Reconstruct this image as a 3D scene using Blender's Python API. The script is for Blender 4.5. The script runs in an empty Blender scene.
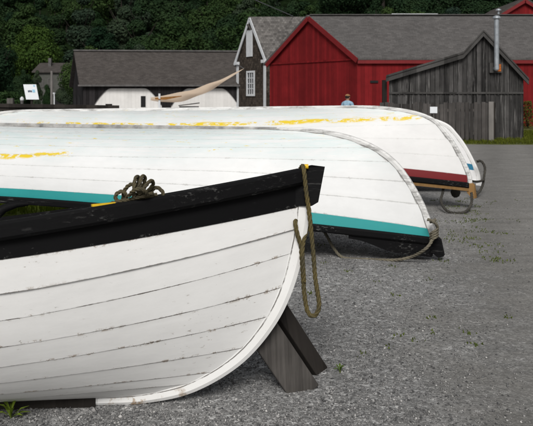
import bpy, math, random
import numpy as np
from mathutils import Vector, Matrix
R = math.radians
scn = bpy.context.scene
col = scn.collection
random.seed(7)
rng = np.random.default_rng(11)
F, CX, HY, EYE = 740.0, 266.5, 96.0, 1.6      # focal length (px of a 533 px wide frame), centre, horizon row, eye height

def W(px, py, Y):
    """point at distance Y seen at (px, py): layout helper"""
    return Vector(((px - CX) / F * Y, Y, EYE - (py - HY) / F * Y))

# ------------------------------------------------------------------ materials
class Mat:
    def __init__(s, name, rough=0.8, spec=0.3):
        s.m = bpy.data.materials.new(name); s.m.use_nodes = True
        s.t = s.m.node_tree; s.b = s.t.nodes['Principled BSDF']
        s.b.inputs['Roughness'].default_value = rough
        s.b.inputs['Specular IOR Level'].default_value = spec
    def n(s, typ, ins=None, **at):
        nd = s.t.nodes.new(typ)
        for k, v in at.items(): setattr(nd, k, v)
        for k, v in (ins or {}).items(): s.set(nd.inputs[k], v)
        return nd
    def set(s, sock, v):
        if isinstance(v, bpy.types.NodeSocket): s.t.links.new(v, sock)
        else:
            if sock.type == 'RGBA' and len(v) == 3: v = (*v, 1)
            sock.default_value = v
    def tc(s, which='Object'):
        return s.n('ShaderNodeTexCoord').outputs[which]
    def noise(s, vec, scale, detail=4, rough=0.6, dist=0.0):
        return s.n('ShaderNodeTexNoise', {'Vector': vec, 'Scale': scale, 'Detail': detail, 'Roughness': rough, 'Distortion': dist}).outputs['Fac']
    def mapv(s, vec, scale=(1, 1, 1), loc=(0, 0, 0)):
        return s.n('ShaderNodeMapping', {'Vector': vec, 'Scale': scale, 'Location': loc}).outputs['Vector']
    def math(s, op, a, b=0.0, c=None, clamp=False):
        nd = s.n('ShaderNodeMath', operation=op, use_clamp=clamp)
        s.set(nd.inputs[0], a); s.set(nd.inputs[1], b)
        if c is not None: s.set(nd.inputs[2], c)
        return nd.outputs[0]
    def rng(s, v, a, b, c=0.0, d=1.0):
        return s.n('ShaderNodeMapRange', {'Value': v, 'From Min': a, 'From Max': b, 'To Min': c, 'To Max': d}).outputs['Result']
    def mix(s, f, a, b, mode='MIX'):
        nd = s.n('ShaderNodeMix', data_type='RGBA', blend_type=mode)
        s.set(nd.inputs[0], f); s.set(nd.inputs[6], a); s.set(nd.inputs[7], b)
        return nd.outputs[2]
    def sep(s, vec):
        return s.n('ShaderNodeSeparateXYZ', {'Vector': vec}).outputs
    def bump(s, h, strength=0.3, dist=0.01, normal=None):
        ins = {'Height': h, 'Strength': strength, 'Distance': dist}
        nd = s.n('ShaderNodeBump', ins)
        if normal is not None: s.set(nd.inputs['Normal'], normal)
        return nd.outputs['Normal']
    def base(s, c): s.set(s.b.inputs['Base Color'], c)
    def norm(s, v): s.set(s.b.inputs['Normal'], v)

def plain(name, c, rough=0.7, var=0.15, scale=6.0, bump=0.0, spec=0.3, metal=0.0):
    m = Mat(name, rough, spec); o = m.tc()
    f = m.noise(o, scale, 6, 0.65)
    lo = tuple(x * (1 - var * 1.6) for x in c); hi = tuple(min(1, x * (1 + var)) for x in c)
    m.base(m.mix(m.rng(f, 0.3, 0.7), lo, hi))
    m.b.inputs['Metallic'].default_value = metal
    if bump: m.norm(m.bump(m.noise(o, scale * 6, 4), bump, 0.01))
    return m.m

def boards(name, c, width=0.18, gap=0.07, var=0.5, grime=0.4, horizontal=False, rough=0.85, gapdark=0.25, wear=None):
    """boards running up the face (UV in metres)"""
    m = Mat(name, rough, 0.15); uv = m.tc('UV'); x, y, _ = m.sep(uv)
    if horizontal: x, y = y, x
    s = m.math('DIVIDE', x, width); idx = m.math('FLOOR', s); fr = m.math('FRACT', s)
    w1 = m.n('ShaderNodeTexWhiteNoise', {'W': idx}, noise_dimensions='1D').outputs['Value']
    g = m.n('ShaderNodeCombineXYZ', {'X': m.math('MULTIPLY', x, 30.0), 'Y': m.math('MULTIPLY', y, 1.2), 'Z': m.math('MULTIPLY', w1, 37.0)}).outputs[0]
    grain = m.noise(g, 1.0, 6, 0.7)
    big = m.noise(uv, 0.9, 5, 0.7)
    v = m.math('ADD', m.math('MULTIPLY', w1, 0.45), m.math('MULTIPLY', grain, 0.55))
    k = m.rng(v, 0.2, 0.8, 1 - var, 1 + var)
    k = m.math('MULTIPLY', k, m.rng(big, 0.3, 0.7, 1 - grime, 1 + grime * 0.5))
    edge = m.math('LESS_THAN', fr, gap)
    k = m.math('MULTIPLY', k, m.math('SUBTRACT', 1.0, m.math('MULTIPLY', edge, 1 - gapdark)))
    kc = m.n('ShaderNodeCombineXYZ', {'X': k, 'Y': k, 'Z': k}).outputs[0]
    cc = m.mix(1.0, c, kc, 'MULTIPLY')
    if wear:
        wn = m.noise(m.mapv(g, (0.5, 0.6, 1)), 1.0, 5, 0.7)
        cc = m.mix(m.rng(wn, 0.56, 0.68), cc, wear)
    m.base(cc)
    m.norm(m.bump(m.math('SUBTRACT', m.math('MULTIPLY', grain, 0.3), edge), 0.5, 0.012))
    return m.m

def shingles(name, c, w=0.16, h=0.13, var=0.35, patch=0.3):
    m = Mat(name, 0.9, 0.15); uv = m.tc('UV')
    jit = m.noise(uv, 3.0, 3)
    br = m.n('ShaderNodeTexBrick', {'Vector': uv, 'Scale': 1.0, 'Color1': (0.2, 0.2, 0.2), 'Color2': (1, 1, 1), 'Mortar': (0, 0, 0), 'Mortar Size': 0.008, 'Mortar Smooth': 0.6, 'Bias': 0.0, 'Brick Width': w, 'Row Height': h})
    br.offset = 0.5
    f = m.rng(br.outputs['Color'], 0.0, 1.0, 1 - var * 1.4, 1 + var)
    big = m.noise(uv, 0.7, 5, 0.7); fine = m.noise(uv, 14, 4, 0.7)
    k = m.math('MULTIPLY', f, m.math('MULTIPLY', m.rng(big, 0.3, 0.7, 1 - patch, 1 + patch), m.rng(fine, 0.3, 0.7, 0.75, 1.25)))
    kc = m.n('ShaderNodeCombineXYZ', {'X': k, 'Y': k, 'Z': k}).outputs[0]
    m.base(m.mix(1.0, c, kc, 'MULTIPLY'))
    m.norm(m.bump(m.math('ADD', br.outputs['Fac'], m.math('MULTIPLY', fine, -0.5)), 0.4, -0.015))
    return m.m

def hull_paint(name, c, seed=0, cracks=1.0, yellow=None, bluetint=0.0, bluelim=5.0, dirt=0.5, chips=0.5, chipcol=(0.2, 0.17, 0.14), rough=0.55, crackcol=(0.10, 0.095, 0.09), cw=1.0, brk_lo=0.40, chip_t=0.665, flake_t=0.58):
    """weathered boat paint: UV.x metres along the boat, UV.y strake number"""
    m = Mat(name, rough, 0.35 if c[0] > 0.02 or c[1] > 0.05 else 0.08)
    uv = m.mapv(m.tc('UV'), (1, 1, 1), (0, 0, 0)); x, v, _ = m.sep(uv)
    P = m.mapv(m.n('ShaderNodeCombineXYZ', {'X': x, 'Y': m.math('MULTIPLY', v, 0.15), 'Z': float(seed) * 3.1}).outputs[0])
    big = m.noise(P, 1.3, 5, 0.6); mid = m.noise(m.mapv(P, (1.0, 3.0, 1)), 5.0, 6, 0.7); fine = m.noise(P, 60, 4, 0.7)
    k = m.math('ADD', m.rng(big, 0.3, 0.7, 0.93, 1.03), m.rng(mid, 0.35, 0.7, -0.03, 0.03))
    kc = m.n('ShaderNodeCombineXYZ', {'X': k, 'Y': k, 'Z': k}).outputs[0]
    cc = m.mix(1.0, c, kc, 'MULTIPLY')
    if bluetint:
        bn = m.noise(m.mapv(P, (0.6, 5, 1), (3, 0, 0)), 3.0, 6, 0.75)
        lim = m.math('ADD', v, m.rng(big, 0.3, 0.7, -0.7, 0.7))
        bm = m.math('MULTIPLY', m.rng(bn, 0.38, 0.60), m.rng(lim, bluelim + 0.8, bluelim - 1.2))
        cc = m.mix(m.math('MULTIPLY', bm, bluetint, clamp=True), cc, (0.50, 0.66, 0.66))
    # faint planking tone steps
    fr = m.math('FRACT', v)
    sd = m.math('MINIMUM', fr, m.math('SUBTRACT', 1.0, fr))
    # soft grime just under each lap
    gm = m.math('MULTIPLY', m.rng(fr, 0.80, 1.0), m.rng(mid, 0.35, 0.65))
    cc = m.mix(m.math('MULTIPLY', gm, 0.22 * dirt, clamp=True), cc, (0.36, 0.34, 0.30))
    # scattered chips and scuffs
    cn = m.noise(m.mapv(P, (1, 2.2, 1), (7, 2, 0)), 22, 5, 0.75)
    cm = m.math('MULTIPLY', m.rng(cn, chip_t, chip_t + 0.03), m.rng(m.noise(P, 2.3, 3), 0.45, 0.58))
    cc = m.mix(m.math('MULTIPLY', cm, chips, clamp=True), cc, chipcol)
    # flakes along seams
    en = m.noise(m.mapv(P, (1, 0.8, 1), (1, 9, 0)), 14, 5, 0.8)
    em = m.math('MULTIPLY', m.rng(sd, 0.11, 0.03), m.rng(en, flake_t, flake_t + 0.05))
    em = m.math('MULTIPLY', em, m.rng(m.noise(P, 1.7, 2), 0.38, 0.50))
    cc = m.mix(m.math('MULTIPLY', em, min(1, chips * 1.6), clamp=True), cc, tuple(x * 1.3 for x in chipcol))
    if yellow:
        wob = m.rng(m.noise(m.mapv(P, (1, 1, 1), (2, 5, 0)), 2.5, 4), 0.3, 0.7, -0.16, 0.16)
        y0 = m.math('ADD', m.math('MULTIPLY', x, yellow[1]), yellow[0])      # strake where the old yellow stripe ran
        d0 = m.math('SUBTRACT', m.math('ADD', v, wob), y0)
        yn = m.noise(m.mapv(P, (2.2, 5, 1), (4, 4, 0)), 4.5, 8, 0.74)
        patchy = m.math('ADD', m.rng(m.noise(m.mapv(P, (1, 0, 1), (1, 0, 7)), 0.8, 3), 0.40, 0.58, -0.06, 0.10), m.rng(x, yellow[4], yellow[5], 0.05, -0.13))
        ym = m.math('MULTIPLY', m.rng(m.math('ABSOLUTE', d0), yellow[2], yellow[2] * 0.45), m.rng(m.math('ADD', yn, patchy), 0.54, 0.59))
        yn2 = m.noise(m.mapv(P, (0.9, 5, 1), (9, 1, 0)), 5.0, 6, 0.75)
        ym2 = m.math('MULTIPLY', m.rng(d0, 0.2, -0.6), m.rng(yn2, 0.615, 0.65))
        cc = m.mix(m.math('MAXIMUM', ym, ym2, clamp=True), cc, (0.72, 0.53, 0.03))
        gn = m.noise(m.mapv(P, (1.2, 8, 1), (2, 3, 6)), 9.0, 6, 0.75)
        gmk = m.math('MULTIPLY', m.rng(v, yellow[3] + 0.7, yellow[3] - 0.4), m.rng(gn, 0.56, 0.64))
        cc = m.mix(m.math('MULTIPLY', gmk, 0.6, clamp=True), cc, (0.33, 0.32, 0.30))
    # seam cracks
    wid = m.rng(en, 0.3, 0.7, 0.006 * cw, 0.045 * cw)
    brk = m.rng(m.noise(m.mapv(P, (1, 0.3, 1), (0, 0, 5)), 2.6, 5, 0.8), brk_lo, brk_lo + 0.14)
    ck = m.math('MULTIPLY', m.math('MULTIPLY', m.math('LESS_THAN', sd, wid), m.math('GREATER_THAN', v, 0.5)), brk)
    cc = m.mix(m.math('MULTIPLY', ck, cracks, clamp=True), cc, crackcol)
    m.base(cc)
    hgt = m.math('SUBTRACT', m.math('ADD', m.math('MULTIPLY', fine, 0.12), m.math('MULTIPLY', mid, 0.5)), m.math('ADD', ck, m.math('MULTIPLY', cm, 0.5)))
    m.norm(m.bump(hgt, 0.35, 0.006))
    return m.m

def rope_mat(name, c, c2):
    m = Mat(name, 0.95, 0.1); o = m.tc()
    f = m.noise(o, 9, 4); g = m.noise(o, 220, 3)
    cc = m.mix(m.rng(f, 0.35, 0.65), c, c2)
    m.base(m.mix(m.rng(g, 0.35, 0.7, 0, 0.6), cc, tuple(x * 0.4 for x in c)))
    m.norm(m.bump(g, 0.6, 0.003))
    return m.m

def leaf_mat(name, dark, light, trans=0.25):
    m = Mat(name, 0.8, 0.03); o = m.tc()
    f = m.noise(o, 0.55, 4, 0.7)
    oi = m.n('ShaderNodeObjectInfo').outputs['Random']
    g = m.n('ShaderNodeNewGeometry').outputs['Random Per Island']
    c = m.mix(m.math('ADD', m.rng(f, 0.35, 0.65, 0, 0.65), m.math('MULTIPLY', g, 0.35)), dark, light)
    c = m.mix(m.rng(oi, 0, 1, 0.0, 0.75), c, tuple(x * y for x, y in zip(dark, (0.55, 0.75, 0.95))))
    m.base(c)
    tr = m.n('ShaderNodeBsdfTranslucent', {'Color': c})
    mx = m.n('ShaderNodeMixShader', {0: trans})
    m.t.links.new(m.b.outputs[0], mx.inputs[1]); m.t.links.new(tr.outputs[0], mx.inputs[2])
    m.t.links.new(mx.outputs[0], m.t.nodes['Material Output'].inputs['Surface'])
    return m.m

M = {}
M['white_hull'] = hull_paint('white paint cracked', (0.80, 0.80, 0.79), 1, cracks=0.9, chips=0.75, dirt=0.7, crackcol=(0.13, 0.115, 0.10), cw=0.8, chip_t=0.64, flake_t=0.545, chipcol=(0.26, 0.22, 0.18))
M['white_hull_b'] = hull_paint('white paint chalky', (0.735, 0.745, 0.745), 2, cracks=0.55, yellow=(3.25, 0.43, 0.30, 2.0, 4.3, 3.4), bluetint=0.5, bluelim=5.0, chips=0.25, dirt=0.8, crackcol=(0.36, 0.36, 0.35), cw=1.3, brk_lo=0.26)
M['white_hull_c'] = hull_paint('white paint patchy yellow', (0.74, 0.74, 0.735), 5, cracks=0.3, yellow=(4.25, 0.0, 0.40, 1.5, 5.6, 8.0), bluetint=0.4, bluelim=4.4, chips=0.15, dirt=0.35, crackcol=(0.45, 0.45, 0.44), cw=1.3, brk_lo=0.3)
M['white_hull_d'] = hull_paint('white paint clean', (0.74, 0.74, 0.74), 8, cracks=0.15, chips=0.3, dirt=0.3, crackcol=(0.4, 0.4, 0.39))
M['black_hull'] = hull_paint('black paint worn', (0.006, 0.006, 0.0065), 3, cracks=0.5, chips=0.8, chipcol=(0.10, 0.10, 0.095), dirt=0.1, rough=0.6, crackcol=(0.004, 0.004, 0.004))
M['teal'] = hull_paint('teal paint', (0.026, 0.30, 0.30), 4, cracks=0.0, chips=0.35, dirt=0.3)
M['dark_red'] = hull_paint('dark red paint', (0.165, 0.010, 0.013), 6, cracks=0.0, chips=0.25, dirt=0.2)
M['blue'] = hull_paint('blue paint', (0.015, 0.15, 0.26), 7, cracks=0.0, chips=0.2, dirt=0.2)

def worn_black():
    m = Mat('black paint rubbed at the edges', 0.65, 0.08); o = m.tc()
    f = m.noise(m.mapv(o, (1.0, 22, 22)), 2.6, 8, 0.78); g = m.noise(o, 50, 4)
    big = m.noise(o, 1.6, 3)
    e = m.n('ShaderNodeNewGeometry').outputs['Pointiness']
    k = m.math('MULTIPLY', m.rng(f, 0.555, 0.62), m.rng(big, 0.42, 0.56))
    m.base(m.mix(m.math('MULTIPLY', k, 0.75), (0.006, 0.006, 0.0065), (0.16, 0.16, 0.155)))
    m.norm(m.bump(m.math('ADD', m.math('MULTIPLY', f, 0.6), m.math('MULTIPLY', g, 0.4)), 0.35, 0.008))
    return m.m
M['black_rail'] = worn_black()

def worn_white():
    m = Mat('white paint worn through on the keel', 0.6, 0.3); o = m.tc()
    f = m.noise(m.mapv(o, (1.2, 9, 9)), 3.0, 6, 0.75); big = m.noise(o, 1.1, 4)
    k = m.math('MULTIPLY', m.rng(f, 0.47, 0.57), m.rng(big, 0.36, 0.54))
    c = m.mix(m.math('MULTIPLY', k, 0.8), (0.70, 0.70, 0.69), (0.26, 0.255, 0.245))
    f2 = m.noise(m.mapv(o, (1, 4, 4), (3, 3, 3)), 5.5, 5, 0.7)
    c = m.mix(m.math('MULTIPLY', m.rng(f2, 0.69, 0.72), 0.6), c, (0.45, 0.28, 0.05))
    uv = m.tc('UV'); u_, v_, _ = m.sep(uv)
    ln = m.math('LESS_THAN', m.math('ABSOLUTE', m.math('SUBTRACT', v_, m.rng(f, 0.3, 0.7, 0.35, 0.40))), 0.09)
    c = m.mix(m.math('MULTIPLY', ln, m.rng(m.noise(m.mapv(o, (6, 6, 6)), 1.0, 4), 0.35, 0.5, 0.25, 0.85)), c, (0.16, 0.155, 0.15))
    m.base(c); m.norm(m.bump(m.math('SUBTRACT', f, ln), 0.3, 0.006))
    return m.m
M['keel_white'] = worn_white()
def stem_paint():
    m = Mat('white stem paint', 0.55, 0.3); o = m.tc(); u_, v_, _ = m.sep(m.tc('UV'))
    big = m.noise(o, 2.2, 5, 0.65); fine = m.noise(o, 40, 5, 0.75); f = m.noise(o, 11, 5, 0.7)
    c = m.mix(m.rng(big, 0.3, 0.7), (0.70, 0.70, 0.685), (0.79, 0.79, 0.78))
    c = m.mix(m.math('MULTIPLY', m.math('MULTIPLY', m.rng(fine, 0.64, 0.68), m.rng(big, 0.42, 0.55)), 0.7), c, (0.22, 0.18, 0.13))
    z = m.sep(o)[2]
    rust = m.math('MULTIPLY', m.rng(z, 0.05, -0.03), m.rng(f, 0.54, 0.62))
    c = m.mix(m.math('MULTIPLY', rust, 0.8), c, (0.27, 0.16, 0.06))
    ln = m.math('LESS_THAN', m.math('ABSOLUTE', m.math('SUBTRACT', v_, m.rng(f, 0.3, 0.7, 0.33, 0.38))), 0.05)
    c = m.mix(m.math('MULTIPLY', ln, m.rng(f, 0.38, 0.5, 0.2, 0.9)), c, (0.12, 0.11, 0.10))
    m.base(c); m.norm(m.bump(m.math('SUBTRACT', m.math('MULTIPLY', fine, 0.4), ln), 0.35, 0.005))
    return m.m
M['stem_white'] = stem_paint()
M['keel_grey'] = plain('bare grey keel', (0.36, 0.355, 0.345), 0.85, 0.45, 5.0, 0.2)
M['inner'] = plain('grey green inside paint', (0.10, 0.12, 0.10), 0.8, 0.25, 4, 0.1)
M['tan_wood'] = boards('bare tan wood', (0.27, 0.155, 0.06), 0.3, 0.0, 0.35, 0.25)
M['yellow_paint'] = plain('yellow paint', (0.75, 0.48, 0.02), 0.6, 0.1, 9)
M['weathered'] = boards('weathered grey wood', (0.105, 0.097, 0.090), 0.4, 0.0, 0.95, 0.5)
M['weathered_dark'] = boards('dark wood', (0.030, 0.026, 0.023), 0.3, 0.0, 0.5, 0.35)  # dark wood; on the far plank the tone stands in for shade
M['rope'] = rope_mat('old grey rope', (0.075, 0.066, 0.046), (0.125, 0.105, 0.058))
M['rope_y'] = rope_mat('old yellowed rope', (0.085, 0.075, 0.045), (0.155, 0.12, 0.045))
M['rope_pale'] = rope_mat('pale grey rope', (0.15, 0.135, 0.105), (0.21, 0.19, 0.14))
M['rope_dark'] = rope_mat('dark rope', (0.05, 0.048, 0.042), (0.085, 0.08, 0.07))
M['red_boards'] = boards('red painted boards', (0.175, 0.0105, 0.0125), 0.20, 0.05, 0.28, 0.26, gapdark=0.55)
M['red_trim'] = plain('red trim paint', (0.165, 0.0100, 0.012), 0.6, 0.12, 3)
M['shed_boards'] = boards('silvered shed boards', (0.058, 0.056, 0.055), 0.17, 0.09, 0.85, 0.5, gapdark=0.2, wear=(0.17, 0.165, 0.16))
M['shed_trim'] = boards('silvered trim', (0.062, 0.060, 0.058), 0.5, 0.0, 0.5, 0.35)
M['fence_boards'] = boards('grey pickets', (0.066, 0.061, 0.058), 0.16, 0.0, 0.6, 0.4)
M['post_wood'] = boards('grey post wood', (0.19, 0.18, 0.17), 0.5, 0.0, 0.45, 0.25)
M['roof_grey'] = shingles('grey asphalt shingle roof', (0.092, 0.088, 0.086), 0.26, 0.13, 0.18, 0.12)
M['roof_cedar'] = shingles('patchy cedar shingle roof', (0.125, 0.118, 0.112), 0.17, 0.16, 0.38, 0.28)
M['roof_barn'] = shingles('dark brown grey shingle roof', (0.066, 0.059, 0.055), 0.25, 0.14, 0.2, 0.14)
M['wall_shingle'] = shingles('dark brown wall shingles', (0.052, 0.042, 0.034), 0.16, 0.15, 0.5, 0.35)
M['barn_boards'] = boards('dark barn boards', (0.022, 0.020, 0.021), 0.2, 0.08, 0.6, 0.3)
M['barn_trim'] = plain('barn grey trim', (0.105, 0.10, 0.098), 0.8, 0.25, 4)
M['whitewash'] = boards('whitewashed boards', (0.72, 0.71, 0.69), 0.25, 0.035, 0.06, 0.10, gapdark=0.8)
M['white_trim'] = plain('white trim paint', (0.60, 0.62, 0.64), 0.6, 0.08, 5)
M['glass'] = plain('dark window glass', (0.06, 0.065, 0.07), 0.12, 0.2, 2, 0, 0.6)
M['dark'] = plain('dark opening', (0.014, 0.014, 0.015), 0.9, 0.1)  # near-black colour in place of the shade inside openings
M['galv'] = plain('galvanised steel', (0.34, 0.37, 0.40), 0.45, 0.2, 5, 0.05, 0.5, 0.35)
M['orange'] = plain('rusty orange collar', (0.42, 0.12, 0.02), 0.8, 0.3, 20)
def cloth(name, c, tr):
    m = Mat(name, 0.95, 0.1); o = m.tc(); f = m.noise(o, 3, 4); m.base(m.mix(f, tuple(x * 0.92 for x in c), c))
    t = m.n('ShaderNodeBsdfTranslucent', {'Color': c}); mx = m.n('ShaderNodeMixShader', {0: tr})
    m.t.links.new(m.b.outputs[0], mx.inputs[1]); m.t.links.new(t.outputs[0], mx.inputs[2]); m.t.links.new(mx.outputs[0], m.t.nodes['Material Output'].inputs['Surface'])
    return m.m
M['cloth_tan'] = cloth('tan canvas', (0.84, 0.68, 0.53), 0.5)
M['cloth_brown'] = plain('brown canvas', (0.22, 0.10, 0.025), 0.9, 0.2, 6)
M['cable'] = plain('grey cable', (0.16, 0.17, 0.18), 0.7, 0.1)
M['sign_white'] = plain('white board', (0.74, 0.77, 0.80), 0.5, 0.03)
M['sign_dark'] = plain('dark blue lettering', (0.03, 0.05, 0.10), 0.6, 0.1)
M['sign_blue'] = plain('light blue print', (0.30, 0.55, 0.72), 0.6, 0.1)
M['pale_house'] = plain('pale house siding', (0.085, 0.088, 0.078), 0.8, 0.15, 2)
M['skin'] = plain('skin', (0.36, 0.20, 0.14), 0.6, 0.08)
M['shirt'] = plain('light blue shirt', (0.26, 0.40, 0.52), 0.9, 0.1, 10, 0.1)
M['trousers'] = plain('dark trousers', (0.04, 0.045, 0.06), 0.9, 0.1)
M['hair'] = plain('dark hair', (0.02, 0.015, 0.012), 0.8, 0.2)
M['hat'] = plain('brown cap', (0.30, 0.15, 0.07), 0.9, 0.15)
M['shoe'] = plain('dark shoes', (0.02, 0.02, 0.02), 0.7, 0.1)
M['bark'] = plain('bark', (0.026, 0.022, 0.018), 0.95, 0.3, 8, 0.5)
M['leaf_dark'] = leaf_mat('dark leaves', (0.016, 0.034, 0.016), (0.042, 0.072, 0.030))
M['leaf_mid'] = leaf_mat('mid green leaves', (0.027, 0.051, 0.018), (0.066, 0.105, 0.032))
M['leaf_bright'] = leaf_mat('bright green leaves', (0.026, 0.052, 0.014), (0.078, 0.130, 0.026))  # brighter leaf colour carries the look of a lit crown
M['leaf_grey'] = leaf_mat('grey green leaves', (0.032, 0.050, 0.031), (0.072, 0.098, 0.054))
M['weed'] = leaf_mat('weed leaves', (0.09, 0.11, 0.025), (0.20, 0.22, 0.05))
M['grass'] = leaf_mat('grass blades', (0.075, 0.085, 0.012), (0.20, 0.21, 0.028))
M['grass_tall'] = leaf_mat('tall grass blades', (0.14, 0.19, 0.014), (0.30, 0.34, 0.02), 0.4)
M['weed_fresh'] = leaf_mat('fresh weed leaves', (0.10, 0.15, 0.02), (0.22, 0.30, 0.04), 0.3)
M['dry'] = leaf_mat('rusty green leaves', (0.045, 0.07, 0.014), (0.11, 0.085, 0.022))

def ground_mat():
    m = Mat('gravel', 0.92, 0.2); o = m.tc(); x, y, z = m.sep(o)
    v1 = m.n('ShaderNodeTexVoronoi', {'Vector': o, 'Scale': 75.0, 'Randomness': 1.0})
    v2 = m.n('ShaderNodeTexVoronoi', {'Vector': o, 'Scale': 32.0, 'Randomness': 1.0})
    c1 = m.sep(v1.outputs['Color'])[0]; c2 = m.sep(v2.outputs['Color'])[1]
    big = m.noise(o, 0.45, 6, 0.65); mid = m.noise(o, 3.5, 6, 0.7); fine = m.noise(o, 130, 4, 0.7)
    st = m.math('POWER', c1, 1.9)
    k = m.math('MULTIPLY', m.rng(st, 0, 1, 0.66, 1.36), m.rng(fine, 0.3, 0.7, 0.75, 1.2))
    k2 = m.rng(m.math('POWER', c2, 6.0), 0, 1, 0.93, 1.75)
    k = m.math('MULTIPLY', k, k2)
    k = m.math('MULTIPLY', k, m.rng(mid, 0.3, 0.7, 0.82, 1.14))
    k = m.math('MULTIPLY', k, m.rng(big, 0.3, 0.7, 0.80, 1.14))
    # the worn, finer and browner track on the right
    edge = m.math('SUBTRACT', x, m.math('ADD', m.math('MULTIPLY', y, 0.245), m.rng(m.noise(o, 0.7, 5, 0.7), 0.2, 0.8, -1.3, 0.9)))
    tr = m.rng(edge, -0.15, 0.75)
    yd = m.rng(y, 20.5, 23)
    kt = m.math('MULTIPLY', m.rng(fine, 0.25, 0.75, 0.78, 1.16), m.math('MULTIPLY', m.rng(mid, 0.3, 0.7, 0.88, 1.1), m.rng(st, 0, 1, 0.84, 1.22)))
    rip = m.noise(m.mapv(o, (0.5, 3.0, 1)), 1.6, 6, 0.75)
    kt = m.math('MULTIPLY', kt, m.rng(rip, 0.3, 0.7, 0.72, 1.18))
    trk = m.n('ShaderNodeTexWave', {'Vector': m.n('ShaderNodeVectorRotate', {'Vector': o, 'Angle': R(17)}, rotation_type='Z_AXIS').outputs[0], 'Scale': 0.22, 'Distortion': 2.2, 'Detail': 3.0, 'Detail Scale': 0.6}, bands_direction='X').outputs['Fac']
    kt = m.math('MULTIPLY', kt, m.rng(trk, 0.0, 1.0, 0.88, 1.07))
    kk = m.n('ShaderNodeCombineXYZ', {'X': k, 'Y': k, 'Z': k}).outputs[0]
    kk2 = m.n('ShaderNodeCombineXYZ', {'X': kt, 'Y': kt, 'Z': kt}).outputs[0]
    g = m.mix(1.0, (0.26, 0.26, 0.257), kk, 'MULTIPLY')
    t = m.mix(1.0, (0.205, 0.200, 0.188), kk2, 'MULTIPLY')
    c = m.mix(m.math('MULTIPLY', tr, 0.9), g, t)
    # earth and moss between stones, in clumps
    ms = m.math('MULTIPLY', m.rng(m.noise(o, 1.1, 6, 0.75), 0.60, 0.68), m.rng(m.noise(o, 14, 4, 0.7), 0.48, 0.58))
    c = m.mix(m.math('MULTIPLY', ms, 0.35), c, (0.06, 0.07, 0.03))
    m.base(c)
    far = m.math('SUBTRACT', 1.0, m.math('MULTIPLY', tr, 0.6))
    h = m.math('ADD', m.math('MULTIPLY', v1.outputs['Distance'], -1.0), m.math('MULTIPLY', v2.outputs['Distance'], -0.4))
    h = m.math('MULTIPLY', m.math('ADD', h, m.math('MULTIPLY', fine, 0.4)), far)
    m.norm(m.bump(h, 0.55, 0.011))
    return m.m
M['gravel'] = ground_mat()
M['turf'] = plain('turf soil', (0.075, 0.085, 0.02), 0.95, 0.4, 3.0, 0.5)
M['moss'] = plain('bright moss and short grass', (0.16, 0.21, 0.014), 0.95, 0.45, 7.0, 0.6)
M['forest_floor'] = plain('leafy forest floor', (0.010, 0.018, 0.007), 0.95, 0.4, 0.5, 0.6, spec=0.0)

def stone_mat():
    m = Mat('pebbles', 0.85, 0.25)
    g = m.n('ShaderNodeNewGeometry').outputs['Random Per Island']
    cr = m.n('ShaderNodeValToRGB', {'Fac': g})
    e = cr.color_ramp.elements
    e[0].position = 0; e[0].color = (0.06, 0.06, 0.062, 1); e[1].position = 1; e[1].color = (0.56, 0.55, 0.53, 1)
    for p, c in ((0.45, (0.15, 0.15, 0.15, 1)), (0.80, (0.24, 0.235, 0.23, 1)), (0.95, (0.34, 0.335, 0.33, 1))):
        q = e.new(p); q.color = c
    m.base(cr.outputs['Color'])
    return m.m
M['pebble'] = stone_mat()

# ------------------------------------------------------------------ object helpers
def tag(o, label=None, cat=None, group=None, kind=None):
    if label: o['label'] = label
    if cat: o['category'] = cat
    if group: o['group'] = group
    if kind: o['kind'] = kind
    return o
def empty(name, loc=(0, 0, 0), rz=0.0, label=None, cat=None, group=None):
    o = bpy.data.objects.new(name, None); col.objects.link(o)
    o.empty_display_size = 0.3
    o.location = loc; o.rotation_euler = (0, 0, rz)
    return tag(o, label, cat, group)
def copy_tree(o, parent=None):
    c = o.copy(); col.objects.link(c)
    if parent: c.parent = parent
    for ch in [x for x in bpy.data.objects if x.parent is o]:
        copy_tree(ch, c)
    return c

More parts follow.
